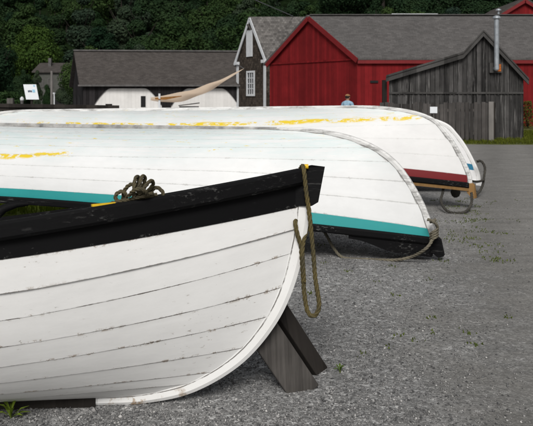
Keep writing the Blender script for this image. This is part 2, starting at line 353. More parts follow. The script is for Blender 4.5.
class MB:
    """collects faces; build() links them as one mesh object"""
    def __init__(s): s.v = []; s.f = []; s.uv = {}; s.smooth = set()
    def add(s, vs, fs, uvs=None, smooth=False):
        b = len(s.v); s.v += [tuple(p) for p in vs]
        for k, f in enumerate(fs):
            i = len(s.f); s.f.append(tuple(b + j for j in f))
            if uvs is not None: s.uv[i] = [uvs[j] for j in f]
            if smooth: s.smooth.add(i)
        return s
    def box(s, c, d, rot=None):
        x, y, z = (q / 2 for q in d); c = Vector(c)
        vs = [Vector((a * x, b * y, e * z)) for a in (-1, 1) for b in (-1, 1) for e in (-1, 1)]
        if rot is not None: vs = [rot @ p for p in vs]
        return s.add([c + p for p in vs], [(0, 1, 3, 2), (4, 6, 7, 5), (0, 4, 5, 1), (2, 3, 7, 6), (0, 2, 6, 4), (1, 5, 7, 3)])
    def bar(s, a, b, w, h, up=(0, 0, 1), ext=0.0):
        """box from a to b, w across, h along up"""
        a = Vector(a); b = Vector(b); d = (b - a).normalized(); a = a - d * ext; b = b + d * ext
        r = d.cross(Vector(up)).normalized(); u = r.cross(d).normalized()
        vs = [p + r * (i * w / 2) + u * (j * h / 2) for p in (a, b) for i, j in ((-1, -1), (1, -1), (1, 1), (-1, 1))]
        return s.add(vs, [(3, 2, 1, 0), (4, 5, 6, 7), (0, 1, 5, 4), (1, 2, 6, 5), (2, 3, 7, 6), (3, 0, 4, 7)])
    def prism(s, poly, off):
        """polygon (3-D points) thickened by vector off"""
        n = len(poly); off = Vector(off); a = [Vector(p) for p in poly]; b = [p + off for p in a]
        nrm = Vector((0, 0, 0))
        for i in range(n): nrm += a[i].cross(a[(i + 1) % n])
        flip = nrm.dot(off) > 0
        fs = [tuple(range(n)), tuple(range(2 * n - 1, n - 1, -1))] + [(i, i + n, (i + 1) % n + n, (i + 1) % n) for i in range(n)]
        if flip: fs = [tuple(reversed(f)) for f in fs]
        return s.add(a + b, fs)
    def tube(s, pts, r, n=8, cap=True):
        pts = [Vector(p) for p in pts]; m = len(pts)
        rs = r if isinstance(r, (list, tuple)) else [r] * m
        vs = []; ref = None
        for i, p in enumerate(pts):
            d = (pts[min(i + 1, m - 1)] - pts[max(i - 1, 0)])
            d = d.normalized() if d.length > 1e-9 else Vector((0, 0, 1))
            if ref is None: ref = d.orthogonal().normalized()
            else:
                ref = (ref - d * ref.dot(d))
                ref = ref.normalized() if ref.length > 1e-6 else d.orthogonal().normalized()
            q = d.cross(ref)
            for k in range(n):
                t = 2 * math.pi * k / n
                vs.append(p + (ref * math.cos(t) + q * math.sin(t)) * rs[i])
        fs = [(i * n + k, i * n + (k + 1) % n, (i + 1) * n + (k + 1) % n, (i + 1) * n + k) for i in range(m - 1) for k in range(n)]
        s.add(vs, fs, smooth=True)
        if cap: s.add(vs[:n], [tuple(reversed(range(n)))]); s.add(vs[-n:], [tuple(range(n))])
        return s
    def build(s, name, mat, parent=None):
        me = bpy.data.meshes.new(name)
        me.from_pydata(s.v, [], s.f)
        uvl = me.uv_layers.new(name='UVMap')
        for p in me.polygons:
            if p.index in s.uv:
                for li, uv in zip(p.loop_indices, s.uv[p.index]): uvl.data[li].uv = uv
            else:
                n = p.normal
                if abs(n.z) > 0.98: t = Vector((1, 0, 0)); b = Vector((0, 1, 0))
                else:
                    t = Vector((0, 0, 1)).cross(n).normalized(); b = n.cross(t)
                for li in p.loop_indices:
                    c = me.vertices[me.loops[li].vertex_index].co
                    uvl.data[li].uv = (c.dot(t), c.dot(b))
            p.use_smooth = p.index in s.smooth
        me.materials.append(mat)
        o = bpy.data.objects.new(name, me); col.objects.link(o)
        if parent: o.parent = parent
        return o

def catmull(pts, n=8):
    P = [Vector(p) for p in pts]; P = [P[0] * 2 - P[1]] + P + [P[-1] * 2 - P[-2]]; out = []
    for i in range(1, len(P) - 2):
        a, b, c, d = P[i - 1], P[i], P[i + 1], P[i + 2]
        for k in range(n):
            t = k / n
            out.append(0.5 * ((2 * b) + (c - a) * t + (2 * a - 5 * b + 4 * c - d) * t * t + (3 * b - a - 3 * c + d) * t ** 3))
    out.append(P[-2]); return out
def resample(pts, step):
    pts = [Vector(p) for p in pts]; out = [pts[0]]; acc = 0.0
    for a, b in zip(pts, pts[1:]):
        L = (b - a).length; pos = step - acc
        while pos <= L and L > 0:
            out.append(a.lerp(b, pos / L)); pos += step
        acc = (acc + L) % step if L else acc
    out.append(pts[-1]); return out
def rope_mb(ctrl, r, lay=None, mb=None, smoothn=10):
    """three twisted strands along a smooth path"""
    mb = mb or MB(); lay = lay or r * 7.5
    pts = resample(catmull(ctrl, smoothn), r * 0.75); m = len(pts)
    ref = None; fr = []; L = 0
    for i, p in enumerate(pts):
        d = pts[min(i + 1, m - 1)] - pts[max(i - 1, 0)]
        d = d.normalized() if d.length > 1e-9 else Vector((0, 0, 1))
        if ref is None: ref = d.orthogonal().normalized()
        else:
            ref = ref - d * ref.dot(d); ref = ref.normalized() if ref.length > 1e-6 else d.orthogonal().normalized()
        if i: L += (p - pts[i - 1]).length
        fr.append((p, ref.copy(), d.cross(ref), L))
    for k in range(3):
        path = []
        for p, a, b, l in fr:
            t = 2 * math.pi * (k / 3 + l / lay)
            path.append(p + (a * math.cos(t) + b * math.sin(t)) * r * 0.5)
        mb.tube(path, r * 0.56, 6)
    return mb

# ------------------------------------------------------------------ boats
NS = 9                                            # strakes a side
class Boat:
    """double-ended planked open boat; local x runs aft from the bow tip, z up from the keel line"""
    def __init__(s, outer, L, B, D, zs, stemw=0.06, step=0.006, top=(0.07, 0.105), full=0.0, deep=0.0):
        s.L, s.B, s.D, s.zs, s.step, s.stemw, s.top, s.full = L, B, D, zs, step, stemw, top, full
        pts = catmull([(x, 0, z) for x, z in outer], 10)            # tip -> forefoot along the outer stem edge
        s.outer = [Vector((p.x, 0, p.z)) for p in pts]
        n = len(s.outer); ins = []
        for i, p in enumerate(s.outer):
            d = (s.outer[min(i + 1, n - 1)] - s.outer[max(i - 1, 0)]).normalized()
            nn = Vector((-d.z, 0, d.x))                             # inward (aft and up)
            if nn.x + nn.z < 0: nn = -nn
            ins.append(p + nn * (stemw * (1 - deep * (i / (n - 1)) ** 2)))
        s.rab = ins
        # arc-length table from forefoot (q=0) to the sheer (q=1)
        pr = list(reversed(ins)); acc = [0.0]
        for a, b in zip(pr, pr[1:]): acc.append(acc[-1] + (b - a).length)
        s.qb = [(1 - top[0]) * k / (NS - 1) for k in range(NS)] + [1.0]; s.qm = [(1 - top[1]) * k / (NS - 1) for k in range(NS)] + [1.0]
        s.steps = [step] * NS; s.ub = 0.42
        s.qa = np.array(acc) / acc[-1]; s.qx = np.array([p.x for p in pr]); s.qz = np.array([p.z for p in pr])
    def q_at_z(s, z):
        """girth fraction at height z on the stem"""
        return float(np.interp(z, s.qz, s.qa))
    def qk(s, k, u):
        """strake edge k (may be fractional) as a girth fraction: one spacing on the stem, another amidships"""
        uu = 2 - u if u > 1 else u
        a = float(np.interp(k, range(NS + 1), s.qb)); b = float(np.interp(k, range(NS + 1), s.qm))
        return a + (b - a) * min(1, uu / s.ub)
    def pt(s, q, u, side=1, off=0.0):
        p = s._p(q, u)
        if off:
            e = 1e-3
            du = s._p(q, min(u + e, 2)) - s._p(q, max(u - e, 0)); dq = s._p(min(q + e, 1), u) - s._p(max(q - e, 0), u)
            n = dq.cross(du)
            if n.length < 1e-12: n = Vector((0, 1, 0))
            n.normalize()
            if n.y < 0: n = -n
            p = p + n * off
        return Vector((p.x, p.y * side, p.z))
    def _p(s, q, u):
        end = u > 1; uu = 2 - u if end else u
        xs = float(np.interp(q, s.qa, s.qx)); zz = float(np.interp(q, s.qa, s.qz))
        x = xs + (s.L / 2 - xs) * uu
        th = q * math.pi / 2
        ym = s.B * math.sin(th) ** (0.92 - 0.42 * s.full); zm = s.D * ((1 - math.cos(th * 0.94)) / (1 - math.cos(0.94 * math.pi / 2))) ** (1 - 0.36 * s.full)
        n = 2.0 + 0.35 * q + s.full * 0.5 * (1 - q); mm = 1.45 - 0.40 * q - s.full * 0.3 * (1 - q)
        y = ym * (1 - (1 - uu) ** n) ** mm + 0.022
        w = (1 - uu) ** (2 + s.full * 2.2 * (1 - q))
        z = zz * w + zm * (1 - w)
        return Vector((s.L - x if end else x, y, z))
    def us(s, n=44):
        a = [(i / n) ** 1.5 for i in range(n + 1)]
        return a + [2 - t for t in reversed(a[:-1])]
    def skin(s, k0, k1, us=None):
        us = us or s.us(); mb = MB(); nr = 4; U = len(us)
        for side in (1, -1):
            for k in range(k0, k1):
                vs = []; uv = []
                for j in range(nr):
                    off = s.steps[k] * (1 - j / (nr - 1)) + 0.002
                    for u in us:
                        p = s.pt(s.qk(k + j / (nr - 1), u), u, side, off); vs.append(p); uv.append((p.x, k + 0.004 + 0.992 * j / (nr - 1)))
                fs = []
                for j in range(nr - 1):
                    for i in range(U - 1):
                        f = (j * U + i, j * U + i + 1, (j + 1) * U + i + 1, (j + 1) * U + i)
                        fs.append(f if side > 0 else tuple(reversed(f)))
                fs = [tuple(reversed(f)) for f in fs]
                mb.add(vs, fs, uv, smooth=True)
                # the lower edge of the plank (the lap)
                if k > 0:
                    a = vs[:U]; b = [s.pt(s.qk(k, u), u, side, -0.004) for u in us]
                    fs = [(i, i + 1, U + i + 1, U + i) for i in range(U - 1)]
                    if side < 0: fs = [tuple(reversed(f)) for f in fs]
                    mb.add(a + b, fs, [(q.x, k + 0.02) for q in a] + [(q.x, k + 0.02) for q in a])
        return mb
    def inner(s):
        mb = MB(); us = s.us(20); U = len(us); nr = 14
        for side in (1, -1):
            vs = [s.pt(j / nr, u, side, -0.018) for j in range(nr + 1) for u in us]
            fs = [(j * U + i, j * U + i + 1, (j + 1) * U + i + 1, (j + 1) * U + i) for j in range(nr) for i in range(U - 1)]
            if side < 0: fs = [tuple(reversed(f)) for f in fs]
            mb.add(vs, fs, smooth=True)
        return mb
    def spine(s, a, b, mirror=False, hw=0.028, fw=0.018):
        """stem or sternpost: wedge section between rabbet and outer edge"""
        idx = list(range(len(s.outer)))
        mb = MB(); vs = []
        for i in idx:
            o = s.outer[i]; r = s.rab[i] + (s.rab[i] - s.outer[i]) * 0.35
            if mirror: o = Vector((s.L - o.x, 0, o.z)); r = Vector((s.L - r.x, 0, r.z))
            mid = o.lerp(r, 0.25)
            vs += [Vector((r.x, hw, r.z)), Vector((mid.x, hw, mid.z)), Vector((o.x, fw, o.z)), Vector((o.x, -fw, o.z)), Vector((mid.x, -hw, mid.z)), Vector((r.x, -hw, r.z))]
        n = len(idx); fs = []
        for i in range(n - 1):
            for k in range(6):
                f = (i * 6 + k, i * 6 + (k + 1) % 6, (i + 1) * 6 + (k + 1) % 6, (i + 1) * 6 + k)
                fs.append(f if mirror else tuple(reversed(f)))
        fs += [tuple(range(6)), tuple(reversed(range((n - 1) * 6, n * 6)))]
        uv = [(i * 0.05, (0, 1, 1.5, 1.5, 1, 0)[k]) for i in range(n) for k in range(6)]
        return mb.add(vs, fs, uv)
    def keel(s):
        a = s.outer[-1]; x0, x1 = a.x - 0.002, s.L - a.x + 0.002; mb = MB(); n = 40
        vs = []; rw = s.rab[-1].z - a.z; r = a.z + rw * 1.35; md = a.z + rw * 1.35 * 0.25
        for i in range(n + 1):
            x = x0 + (x1 - x0) * i / n
            vs += [(x, 0.028, r), (x, 0.028, md), (x, 0.018, a.z), (x, -0.018, a.z), (x, -0.028, md), (x, -0.028, r)]
        fs = [(i * 6 + k, i * 6 + (k + 1) % 6, (i + 1) * 6 + (k + 1) % 6, (i + 1) * 6 + k) for i in range(n) for k in range(6)]
        fs = [tuple(reversed(f)) for f in fs] + [tuple(range(6)), tuple(reversed(range(n * 6, n * 6 + 6)))]
        return mb.add(vs, fs)
    def strip(s, sec, side, us, taper=None):
        """sweep a section (out, up) pairs along the sheer"""
        mb = MB(); vs = []; n = len(sec)
        for i, u in enumerate(us):
            p = s.pt(1, u, side); e = 0.01
            d = s.pt(1, min(2, u + e), side) - s.pt(1, max(0, u - e), side); d.z = 0; d.normalize()
            nn = Vector((-d.y, d.x, 0))
            if nn.y * side < 0: nn = -nn
            for (o, z) in sec:
                zz = z * (taper(u) if taper else 1)
                vs.append(p + nn * o + Vector((0, 0, zz)))
        fs = []
        for i in range(len(us) - 1):
            for k in range(n):
                f = (i * n + k, (i + 1) * n + k, (i + 1) * n + (k + 1) % n, i * n + (k + 1) % n)
                fs.append(f if side > 0 else tuple(reversed(f)))
        m = len(us)
        a, b = tuple(range(n)), tuple(reversed(range((m - 1) * n, m * n)))
        fs += [a, b] if side > 0 else [tuple(reversed(a)), tuple(reversed(b))]
        return mb.add(vs, fs)

def place(root, bow, ang, heel=0.0, inverted=False, zkeel=0.0, pitch=0.0):
    """bow (X, Y) of the stem head, ang = how far the stern swings away from the viewer; zkeel = height of local z = 0"""
    ex = Vector((-math.cos(ang), math.sin(ang), 0)); ez = Vector((0, 0, -1.0 if inverted else 1.0)); ey = ez.cross(ex)
    m = Matrix((ex, ey, ez)).transposed()
    m = m @ Matrix.Rotation(pitch, 3, 'Y') @ Matrix.Rotation(heel, 3, 'X')
    root.matrix_world = Matrix.Translation(Vector((bow[0], bow[1], zkeel))) @ m.to_4x4()
    return root

def make_boat(b, name, label, hull, upper, railmat, chockmat, keelmat, rail_h=0.06, rail_w=0.045, chock=0.12, chock_len=0.30, head=None, inwale=None, group=None, head_w=0.10, keel=None):
    root = empty(name, label=label, cat='boat')
    lo = min(k for k, _, _ in upper)
    b.skin(0, lo).build('hull', hull, root)
    for k, nm, mt in upper: b.skin(k, k + 1).build(nm, mt, root)
    b.inner().build('inner_planking', M['inner'], root)
    b.spine(0, 0).build('stem', keelmat if keelmat is not M['keel_white'] else M['keel_white'], root)
    b.spine(0, 0, True).build('sternpost', keelmat, root)
    b.keel().build('keel', keel or keelmat, root)
    us = b.us(30)
    sec = [(-0.03, -0.045), (rail_w * 0.75, -0.045), (rail_w, -0.03), (rail_w, rail_h - 0.058), (rail_w * 0.8, rail_h - 0.045), (-0.03, rail_h - 0.045)]
    for side in (1, -1):
        b.strip(sec, side, us).build('gunwale', railmat, root)
    if inwale:
        for side in (1, -1):
            b.strip([(-0.06, rail_h - 0.042), (0.030, rail_h - 0.042), (0.034, rail_h + 0.002), (-0.06, rail_h + 0.002)], side, us).build('inwale', inwale, root)
    if chock:
        cu = [chock_len * (i / 14) for i in range(15)]
        z0 = rail_h - 0.052
        for side in (1, -1):
            b.strip([(-0.02, z0), (0.022, z0), (0.018, chock), (-0.012, chock)], side, cu, lambda u: 0.40 + 0.60 * (lambda t: t * t * (3 - 2 * t))(max(0, min(1, (0.95 - u / chock_len) / 0.55)))).build('bow_chock', chockmat, root)
    if head:
        hb = MB(); hn = len(head); hwid = lambda x: head_w / 2 * (1.0 if x < 0.08 else max(0.62, 1 - (x - 0.08) * 3.0)) * (1.0 if x > 0.03 else 0.86)
        hb.add([(x, hwid(x) * sd, z) for sd in (1, -1) for x, z in head], [tuple(reversed(range(hn))), tuple(range(hn, 2 * hn))] + [(i, (i + 1) % hn, (i + 1) % hn + hn, i + hn) for i in range(hn)]); hb.build('stem_head', chockmat, root)
    return root

# --- the near boat, upright and heeled a little away from the viewer
near = Boat([(0.067, 1.112), (0.075, 1.0), (0.098, 0.82), (0.165, 0.55), (0.275, 0.33), (0.455, 0.135), (0.70, 0.0), (0.95, -0.05), (1.20, -0.055)],
            L=8.6, B=0.94, D=0.70, zs=1.08, stemw=0.068, step=0.006, top=(0.085, 0.105), full=1.0, deep=0.45)
near.qb = [0, near.q_at_z(0.045), near.q_at_z(0.10)] + [near.q_at_z(z) for z in (0.22, 0.377, 0.527, 0.705, 0.835, 0.95)] + [1.0]
near.qm = [0, 0.07, 0.185, 0.305, 0.425, 0.54, 0.665, 0.775, 0.9, 1.0]; near.ub = 0.32
near.steps = [0.002] * 7 + [0.009, 0.004]
boat1 = make_boat(near, 'rowing_boat', 'upright white rowing boat with black gunwale and cracked paint, propped in the foreground',
    M['white_hull'], [(8, 'sheer_strake', M['black_hull'])], M['black_rail'], M['black_rail'], M['stem_white'],
    rail_h=0.085, rail_w=0.05, chock=0.0,
    head=[(0.21, 1.130), (0.13, 1.158), (0.072, 1.174), (0.0, 1.165), (0.04, 0.975), (0.075, 0.955), (0.21, 0.955)], head_w=0.092)
place(boat1, (0.322, 3.92), R(-3.5), heel=R(6.3), zkeel=0.055)
# fittings inside the near boat
fd = MB(); du = [0.02 + 0.17 * i / 10 for i in range(11)]
for i in range(10):
    a, b_ = near.pt(0.985, du[i], 1), near.pt(0.985, du[i + 1], 1)
    a2, b2 = near.pt(0.985, du[i], -1), near.pt(0.985, du[i + 1], -1)
    up = Vector((0, 0, 0.02)); dn = Vector((0, 0, -0.01))
    fd.add([a + up, b_ + up, b2 + up, a2 + up, a + dn, b_ + dn, b2 + dn, a2 + dn], [(0, 1, 2, 3), (7, 6, 5, 4)] + ([(3, 7, 4, 0)] if i == 0 else []) + ([(1, 5, 6, 2)] if i == 9 else []))
fd.build('foredeck', M['black_rail'], boat1)
for u in (0.50, 0.78, 1.05, 1.32, 1.58):
    t = MB(); a, c = near.pt(0.86, u, 1), near.pt(0.86, u, -1)
    t.bar(a, c, 0.24, 0.035); t.build('thwart', M['inner'], boat1)
# horn cleat on the near rail, aft of the bow deck
ct = MB(); c0 = near.pt(1, 0.345, 1) + Vector((0, -0.05, 0.04)); ax = (near.pt(1, 0.30, 1) - near.pt(1, 0.345, 1)).normalized(); zz = Vector((0, 0, 1))
ct.tube([c0 - ax * 0.03, c0 - ax * 0.02 + zz * 0.03, c0 + ax * 0.02 + zz * 0.055, c0 + ax * 0.075 + zz * 0.064, c0 + ax * 0.125 + zz * 0.060], [0.032, 0.027, 0.02, 0.014, 0.009], 10)
ct.build('cleat', M['black_rail'], boat1)
# a slip of bare yellow paint on the rail by the rope heap
ys = MB(); a, b_ = near.pt(1, 0.250, 1), near.pt(1, 0.225, 1)
ys.bar(a + Vector((0, -0.03, 0.048)), b_ + Vector((0, -0.03, 0.040)), 0.03, 0.011); ys.build('yellow_strip', M['yellow_paint'], boat1)
boats_dbg = [near]

# --- first upturned boat
up1 = Boat([(0.045, 1.02), (0.075, 0.93), (0.19, 0.64), (0.386, 0.333), (0.585, 0.16), (0.84, 0.045), (1.12, -0.02), (1.45, -0.05), (1.7, -0.052)],
           L=8.7, B=0.95, D=0.72, zs=1.02, stemw=0.06, step=0.007, top=(0.062, 0.11), deep=0.5)
boat2 = make_boat(up1, 'rowing_boat', 'upturned white boat with teal stripe and black gunwale, its bow resting on the gravel',
    M['white_hull_b'], [(8, 'sheer_strake', M['teal'])], M['black_rail'], M['black_rail'], M['keel_white'], keel=M['keel_grey'],
    rail_h=0.07, rail_w=0.045, chock=0.150, chock_len=0.175,
    head=[(0.13, 1.12), (0.03, 1.19), (-0.02, 1.17), (0.012, 1.02), (0.05, 0.995), (0.13, 0.99)])
place(boat2, (1.71, 7.2), R(20), inverted=True, zkeel=1.22)

PITCH3 = -0.95
# --- second upturned boat
up2 = Boat([(0.025, 1.10), (0.04, 0.96), (0.11, 0.78), (0.25, 0.51), (0.40, 0.30), (0.56, 0.14), (0.86, 0.03), (1.25, -0.03), (1.6, -0.05), (1.9, -0.052)],
           L=9.35, B=1.0, D=0.76, zs=1.1, stemw=0.06, step=0.006, top=(0.062, 0.09), deep=0.35)
boat3 = make_boat(up2, 'rowing_boat', 'upturned white boat with dark red stripe, tan rail and yellow paint patches along its keel',
    M['white_hull_c'], [(8, 'sheer_strake', M['dark_red'])], M['black_rail'], M['tan_wood'], M['keel_white'],
    rail_h=0.075, rail_w=0.05, chock=0.0, inwale=M['tan_wood'],
    head=[(0.10, 1.20), (0.03, 1.29), (-0.03, 1.275), (-0.01, 1.10), (0.02, 1.07), (0.10, 1.07)])
place(boat3, (2.93, 10.5), R(20), inverted=True, zkeel=1.435, pitch=R(PITCH3))

# --- third upturned boat, behind
up3 = Boat([(0.025, 1.10), (0.04, 0.96), (0.11, 0.78), (0.25, 0.51), (0.40, 0.30), (0.56, 0.14), (0.86, 0.03), (1.25, -0.03), (1.6, -0.05), (1.9, -0.052)],
           L=8.8, B=1.0, D=0.76, zs=1.1, stemw=0.06, step=0.006)
q7, q8 = up3.q_at_z(0.80), up3.q_at_z(0.90)
up3.qb = [q7 * k / 7 for k in range(8)] + [q8, 1.0]; up3.qm = [0.79 * k / 7 for k in range(8)] + [0.88, 1.0]
boat4 = make_boat(up3, 'rowing_boat', 'farthest upturned white boat, its bow and blue stripe showing past the red striped one',
    M['white_hull_d'], [(7, 'blue_strake', M['blue']), (8, 'sheer_strake', M['white_hull_d'])], M['white_hull_d'], M['white_hull_d'], M['stem_white'],
    rail_h=0.05, rail_w=0.03, chock=0.0,
    head=[(0.10, 1.14), (0.0, 1.15), (-0.015, 1.14), (0.01, 1.09), (0.045, 1.07), (0.10, 1.07)])
place(boat4, (3.56, 12.2), R(20), inverted=True, zkeel=1.27)

bpy.context.view_layer.update()

def world(boat, b, q, u, side, off=0.0, dz=0.0):
    return boat.matrix_world @ (b.pt(q, u, side, off) + Vector((0, 0, dz)))

# --- rests under the upturned boats
def trestle(name, b, boat, u, label, mat, drop=0.08, group=None):
    a = world(boat, b, 1, u, 1); c = world(boat, b, 1, u, -1)
    mid = (a + c) / 2; top = min(a.z, c.z) - drop; d = (c - a); d.z = 0; d.normalize()
    half = (c - a).length / 2 * 0.97; ax = Vector((d.y, -d.x, 0))
    root = empty(name, (mid.x, mid.y, 0), math.atan2(d.y, d.x), label, 'trestle', group)
    mb = MB(); mb.box((0, 0, top - 0.05), (half * 2 + 0.1, 0.09, 0.10)); mb.build('beam', mat, root)
    for sx in (-1, 1):
        for sy in (-1, 1):
            lg = MB(); lg.bar((sx * half * 0.72, sy * 0.03, top - 0.08), (sx * half * 0.80, sy * 0.19, 0.0), 0.08, 0.045, up=(1, 0, 0)); lg.build('leg', mat, root)
    br = MB(); br.box((0, 0, 0.045), (half * 1.7, 0.10, 0.088)); br.build('sleeper', M['weathered_dark'], root)
    return root
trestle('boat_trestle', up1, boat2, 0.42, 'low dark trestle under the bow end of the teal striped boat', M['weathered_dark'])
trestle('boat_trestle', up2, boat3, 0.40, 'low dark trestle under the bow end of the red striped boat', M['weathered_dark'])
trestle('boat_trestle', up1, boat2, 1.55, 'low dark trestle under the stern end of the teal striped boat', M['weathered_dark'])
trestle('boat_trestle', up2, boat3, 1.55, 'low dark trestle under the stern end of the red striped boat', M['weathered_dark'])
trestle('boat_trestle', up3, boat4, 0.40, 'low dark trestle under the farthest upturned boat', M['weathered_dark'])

# --- props of the near boat
def plank(name, base, topp, w, th, label, mat, up):
    root_mb = MB(); root_mb.bar(base, topp, w, th, up=up); o = root_mb.build(name, mat); bv = o.modifiers.new('worn_edges', 'BEVEL'); bv.width = 0.006; bv.segments = 2; return tag(o, label, 'prop')
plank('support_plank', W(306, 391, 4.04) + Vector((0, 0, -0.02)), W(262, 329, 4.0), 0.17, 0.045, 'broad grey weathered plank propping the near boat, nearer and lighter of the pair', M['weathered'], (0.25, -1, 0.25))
plank('support_plank', W(322, 373, 4.33) + Vector((0, 0, -0.02)), W(280, 312, 4.1), 0.12, 0.05, 'weathered plank propping the near boat, farther of the pair, coloured dark as if shaded', M['weathered_dark'], (0.6, -0.6, 0.5))  # shade on its underside is put into the darker wood colour
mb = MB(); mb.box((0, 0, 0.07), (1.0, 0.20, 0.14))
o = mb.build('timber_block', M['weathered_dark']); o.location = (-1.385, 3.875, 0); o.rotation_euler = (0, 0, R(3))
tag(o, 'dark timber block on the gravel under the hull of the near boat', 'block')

# --- ropes
def P1(px, py, Y=3.9): return W(px, py, Y + 0.09)
rb = MB()
rope_mb([P1(299, 171, 4.02), P1(302.5, 166, 3.93), P1(304, 171, 3.865), P1(306, 190, 3.86), P1(309.5, 215, 3.86), P1(313, 250, 3.86), P1(315.5, 280, 3.86), P1(319, 302, 3.86), P1(317.5, 312, 3.86), P1(312.5, 316, 3.86), P1(307.5, 311, 3.87), P1(304.5, 295, 3.87), P1(303, 275, 3.87), P1(301.5, 255, 3.87), P1(301, 246, 3.86), P1(297, 233, 3.85), P1(295.3, 222, 3.86), P1(296.3, 221, 3.93)], 0.0125, mb=rb)
rope_mb([P1(309, 214, 3.95), P1(307.5, 228, 3.92), P1(304, 240, 3.88), P1(302.5, 252, 3.85), P1(303.5, 270, 3.85), P1(304, 282, 3.86)], 0.0115, mb=rb)
o = rb.build('painter_rope', M['rope_y']); tag(o, 'old twisted rope looped over the bow of the near boat and hanging down its stem', 'rope')
# frayed yellow whipping where the rope crosses the stem head
wm = MB(); wm.tube([P1(304.5, 166.6, 3.90), P1(308.3, 166.6, 3.90)], 0.013, 10); wm.build('yellow_whipping', M['yellow_paint'], o)

def coil(cx, cy, Y, label):
    mb = MB(); s = Y / F
    def p(dx, dy, dz=0.0): return W(cx + dx, cy + dy, Y + dz)
    r = 0.0098
    # line lying along the rail
    rope_mb([p(-26, 12.5, 0.0), p(-18, 10.5, -0.02), p(-8, 9, -0.03), p(2, 7.5, -0.03), p(12, 5.5, -0.02), p(20, 3.5, 0.0)], r, mb=mb)
    rope_mb([p(-24, 13, 0.03), p(-14, 11, 0.03), p(-4, 7.5, -0.05), p(8, 4.5, -0.06), p(16, 2, -0.03)], r, mb=mb)
    # loops on the left and in the middle
    rope_mb([p(-18, 12), p(-21.5, 7), p(-20, 2.5), p(-15.5, 0.5), p(-11.5, 3), p(-10.5, 9, 0.02), p(-6, 11, 0.04)], r, mb=mb)
    rope_mb([p(-14, 9, 0.03), p(-13, 1, 0.03), p(-9, -5, 0.02), p(-3, -7), p(2, -3, -0.02), p(3, 5, -0.03)], r, mb=mb)
    # knot
    rope_mb([p(-3, 6, -0.06), p(-3, -2, -0.07), p(-2, -10, -0.05), p(-0.5, -14, -0.02), p(1.8, -13.5, 0.0), p(1.6, -7, -0.01), p(2, 2, -0.05)], r, mb=mb)
    rope_mb([p(0, 4, -0.04), p(2.5, -5, -0.07), p(4.5, -13, -0.05), p(6.5, -15, -0.02), p(8, -12, 0.0), p(6.5, -5, -0.01), p(4, 3, -0.04)], r, mb=mb)
    rope_mb([p(2, 3, -0.07), p(7, -3, -0.08), p(12, -9, -0.05), p(15, -10, -0.02), p(16, -6.5, 0.01), p(12, -1, -0.01), p(6, 4, -0.05)], r, mb=mb)
    rope_mb([p(-8, 5, -0.06), p(-4, 0, -0.09), p(2, -2, -0.10), p(8, 0, -0.09), p(10, 4, -0.06)], r, mb=mb)
    # loop on the right
    rope_mb([p(11, 5, 0.02), p(15, -1, 0.02), p(20, -3.5, 0.02), p(25, 0, 0.02), p(26.5, 4.5, 0.02)], r, mb=mb)
    o = mb.build('rope_coil', M['rope']); return tag(o, label, 'rope')
coil(137, 191, 3.60, 'knotted old grey rope heaped on the black gunwale of the near boat')
rd = MB(); rope_mb([W(436, 219.5, 7.1), W(431, 222, 7.1), W(432.5, 221, 7.15)], 0.016, mb=rd)
rope_mb([W(427.5, 219.5, 7.06), W(431, 220.5, 7.06), W(435.5, 223.5, 7.06), W(437.5, 229, 7.1), W(434, 236, 7.08), W(430, 244, 7.0), W(424, 250, 6.98), W(412, 256.5, 7.1) , W(395, 260, 7.15), W(370, 259.5, 7.25), W(350, 258.8, 7.3), W(341, 256.5, 7.32), W(333, 247, 7.4), W(327, 236, 7.5), W(322, 228, 7.6)], 0.0155, mb=rd)
for i, dy in enumerate((231, 233.5, 236, 238.5)):
    rope_mb([W(430, dy + 3, 7.08), W(432.5, dy + 1, 7.03), W(436, dy - 1, 7.03), W(438, dy - 2.5, 7.1)], 0.011, mb=rd)
o = rd.build('mooring_rope', M['rope_pale']); tag(o, 'pale rope drooping from the bow of the teal striped boat to the gravel', 'rope')
rc = MB()
rope_mb([W(443.5, 187, 10.6), W(443, 192, 10.5), W(441, 199, 10.4), W(442, 204, 10.3), W(446, 210, 10.1), W(452, 212.8, 10.08), W(460, 213, 10.05), W(466, 211.5, 10.1), W(470.5, 206, 10.2), W(472, 199, 10.3), W(471.5, 193, 10.4)], 0.02, mb=rc)
o = rc.build('mooring_rope', M['rope_dark']); tag(o, 'dark rope looping to the ground below the bow of the red striped boat', 'rope')
rc = MB()
rope_mb([W(477, 161.5, 12.05), W(480.5, 161, 12.0), W(483.5, 164, 12.0), W(485, 169, 11.95), W(484, 177, 11.9), W(483, 184, 11.8), W(480.5, 190, 11.7), W(477.5, 194, 11.6), W(474, 197.5, 11.55), W(468, 199, 11.7)], 0.021, mb=rc)
rope_mb([W(470, 180.5, 11.3), W(474, 181.5, 11.4), W(479, 181.5, 11.6), W(484, 180, 11.8)], 0.019, mb=rc)
o = rc.build('mooring_rope', M['rope_dark']); tag(o, 'dark rope hanging from the bow of the farthest upturned boat', 'rope')
fl = MB(); fl.tube([W(455.5, 187, 10.9), W(455.5, 189, 10.9), W(455.5, 192.5, 10.9), W(455.5, 196, 10.9), W(455.5, 197.5, 10.9)], [0.03, 0.06, 0.075, 0.055, 0.02], 10)
o = fl.build('rope_fender', M['rope_dark']); tag(o, 'small dark fender hanging under the gunwale of the red striped boat', 'fender')

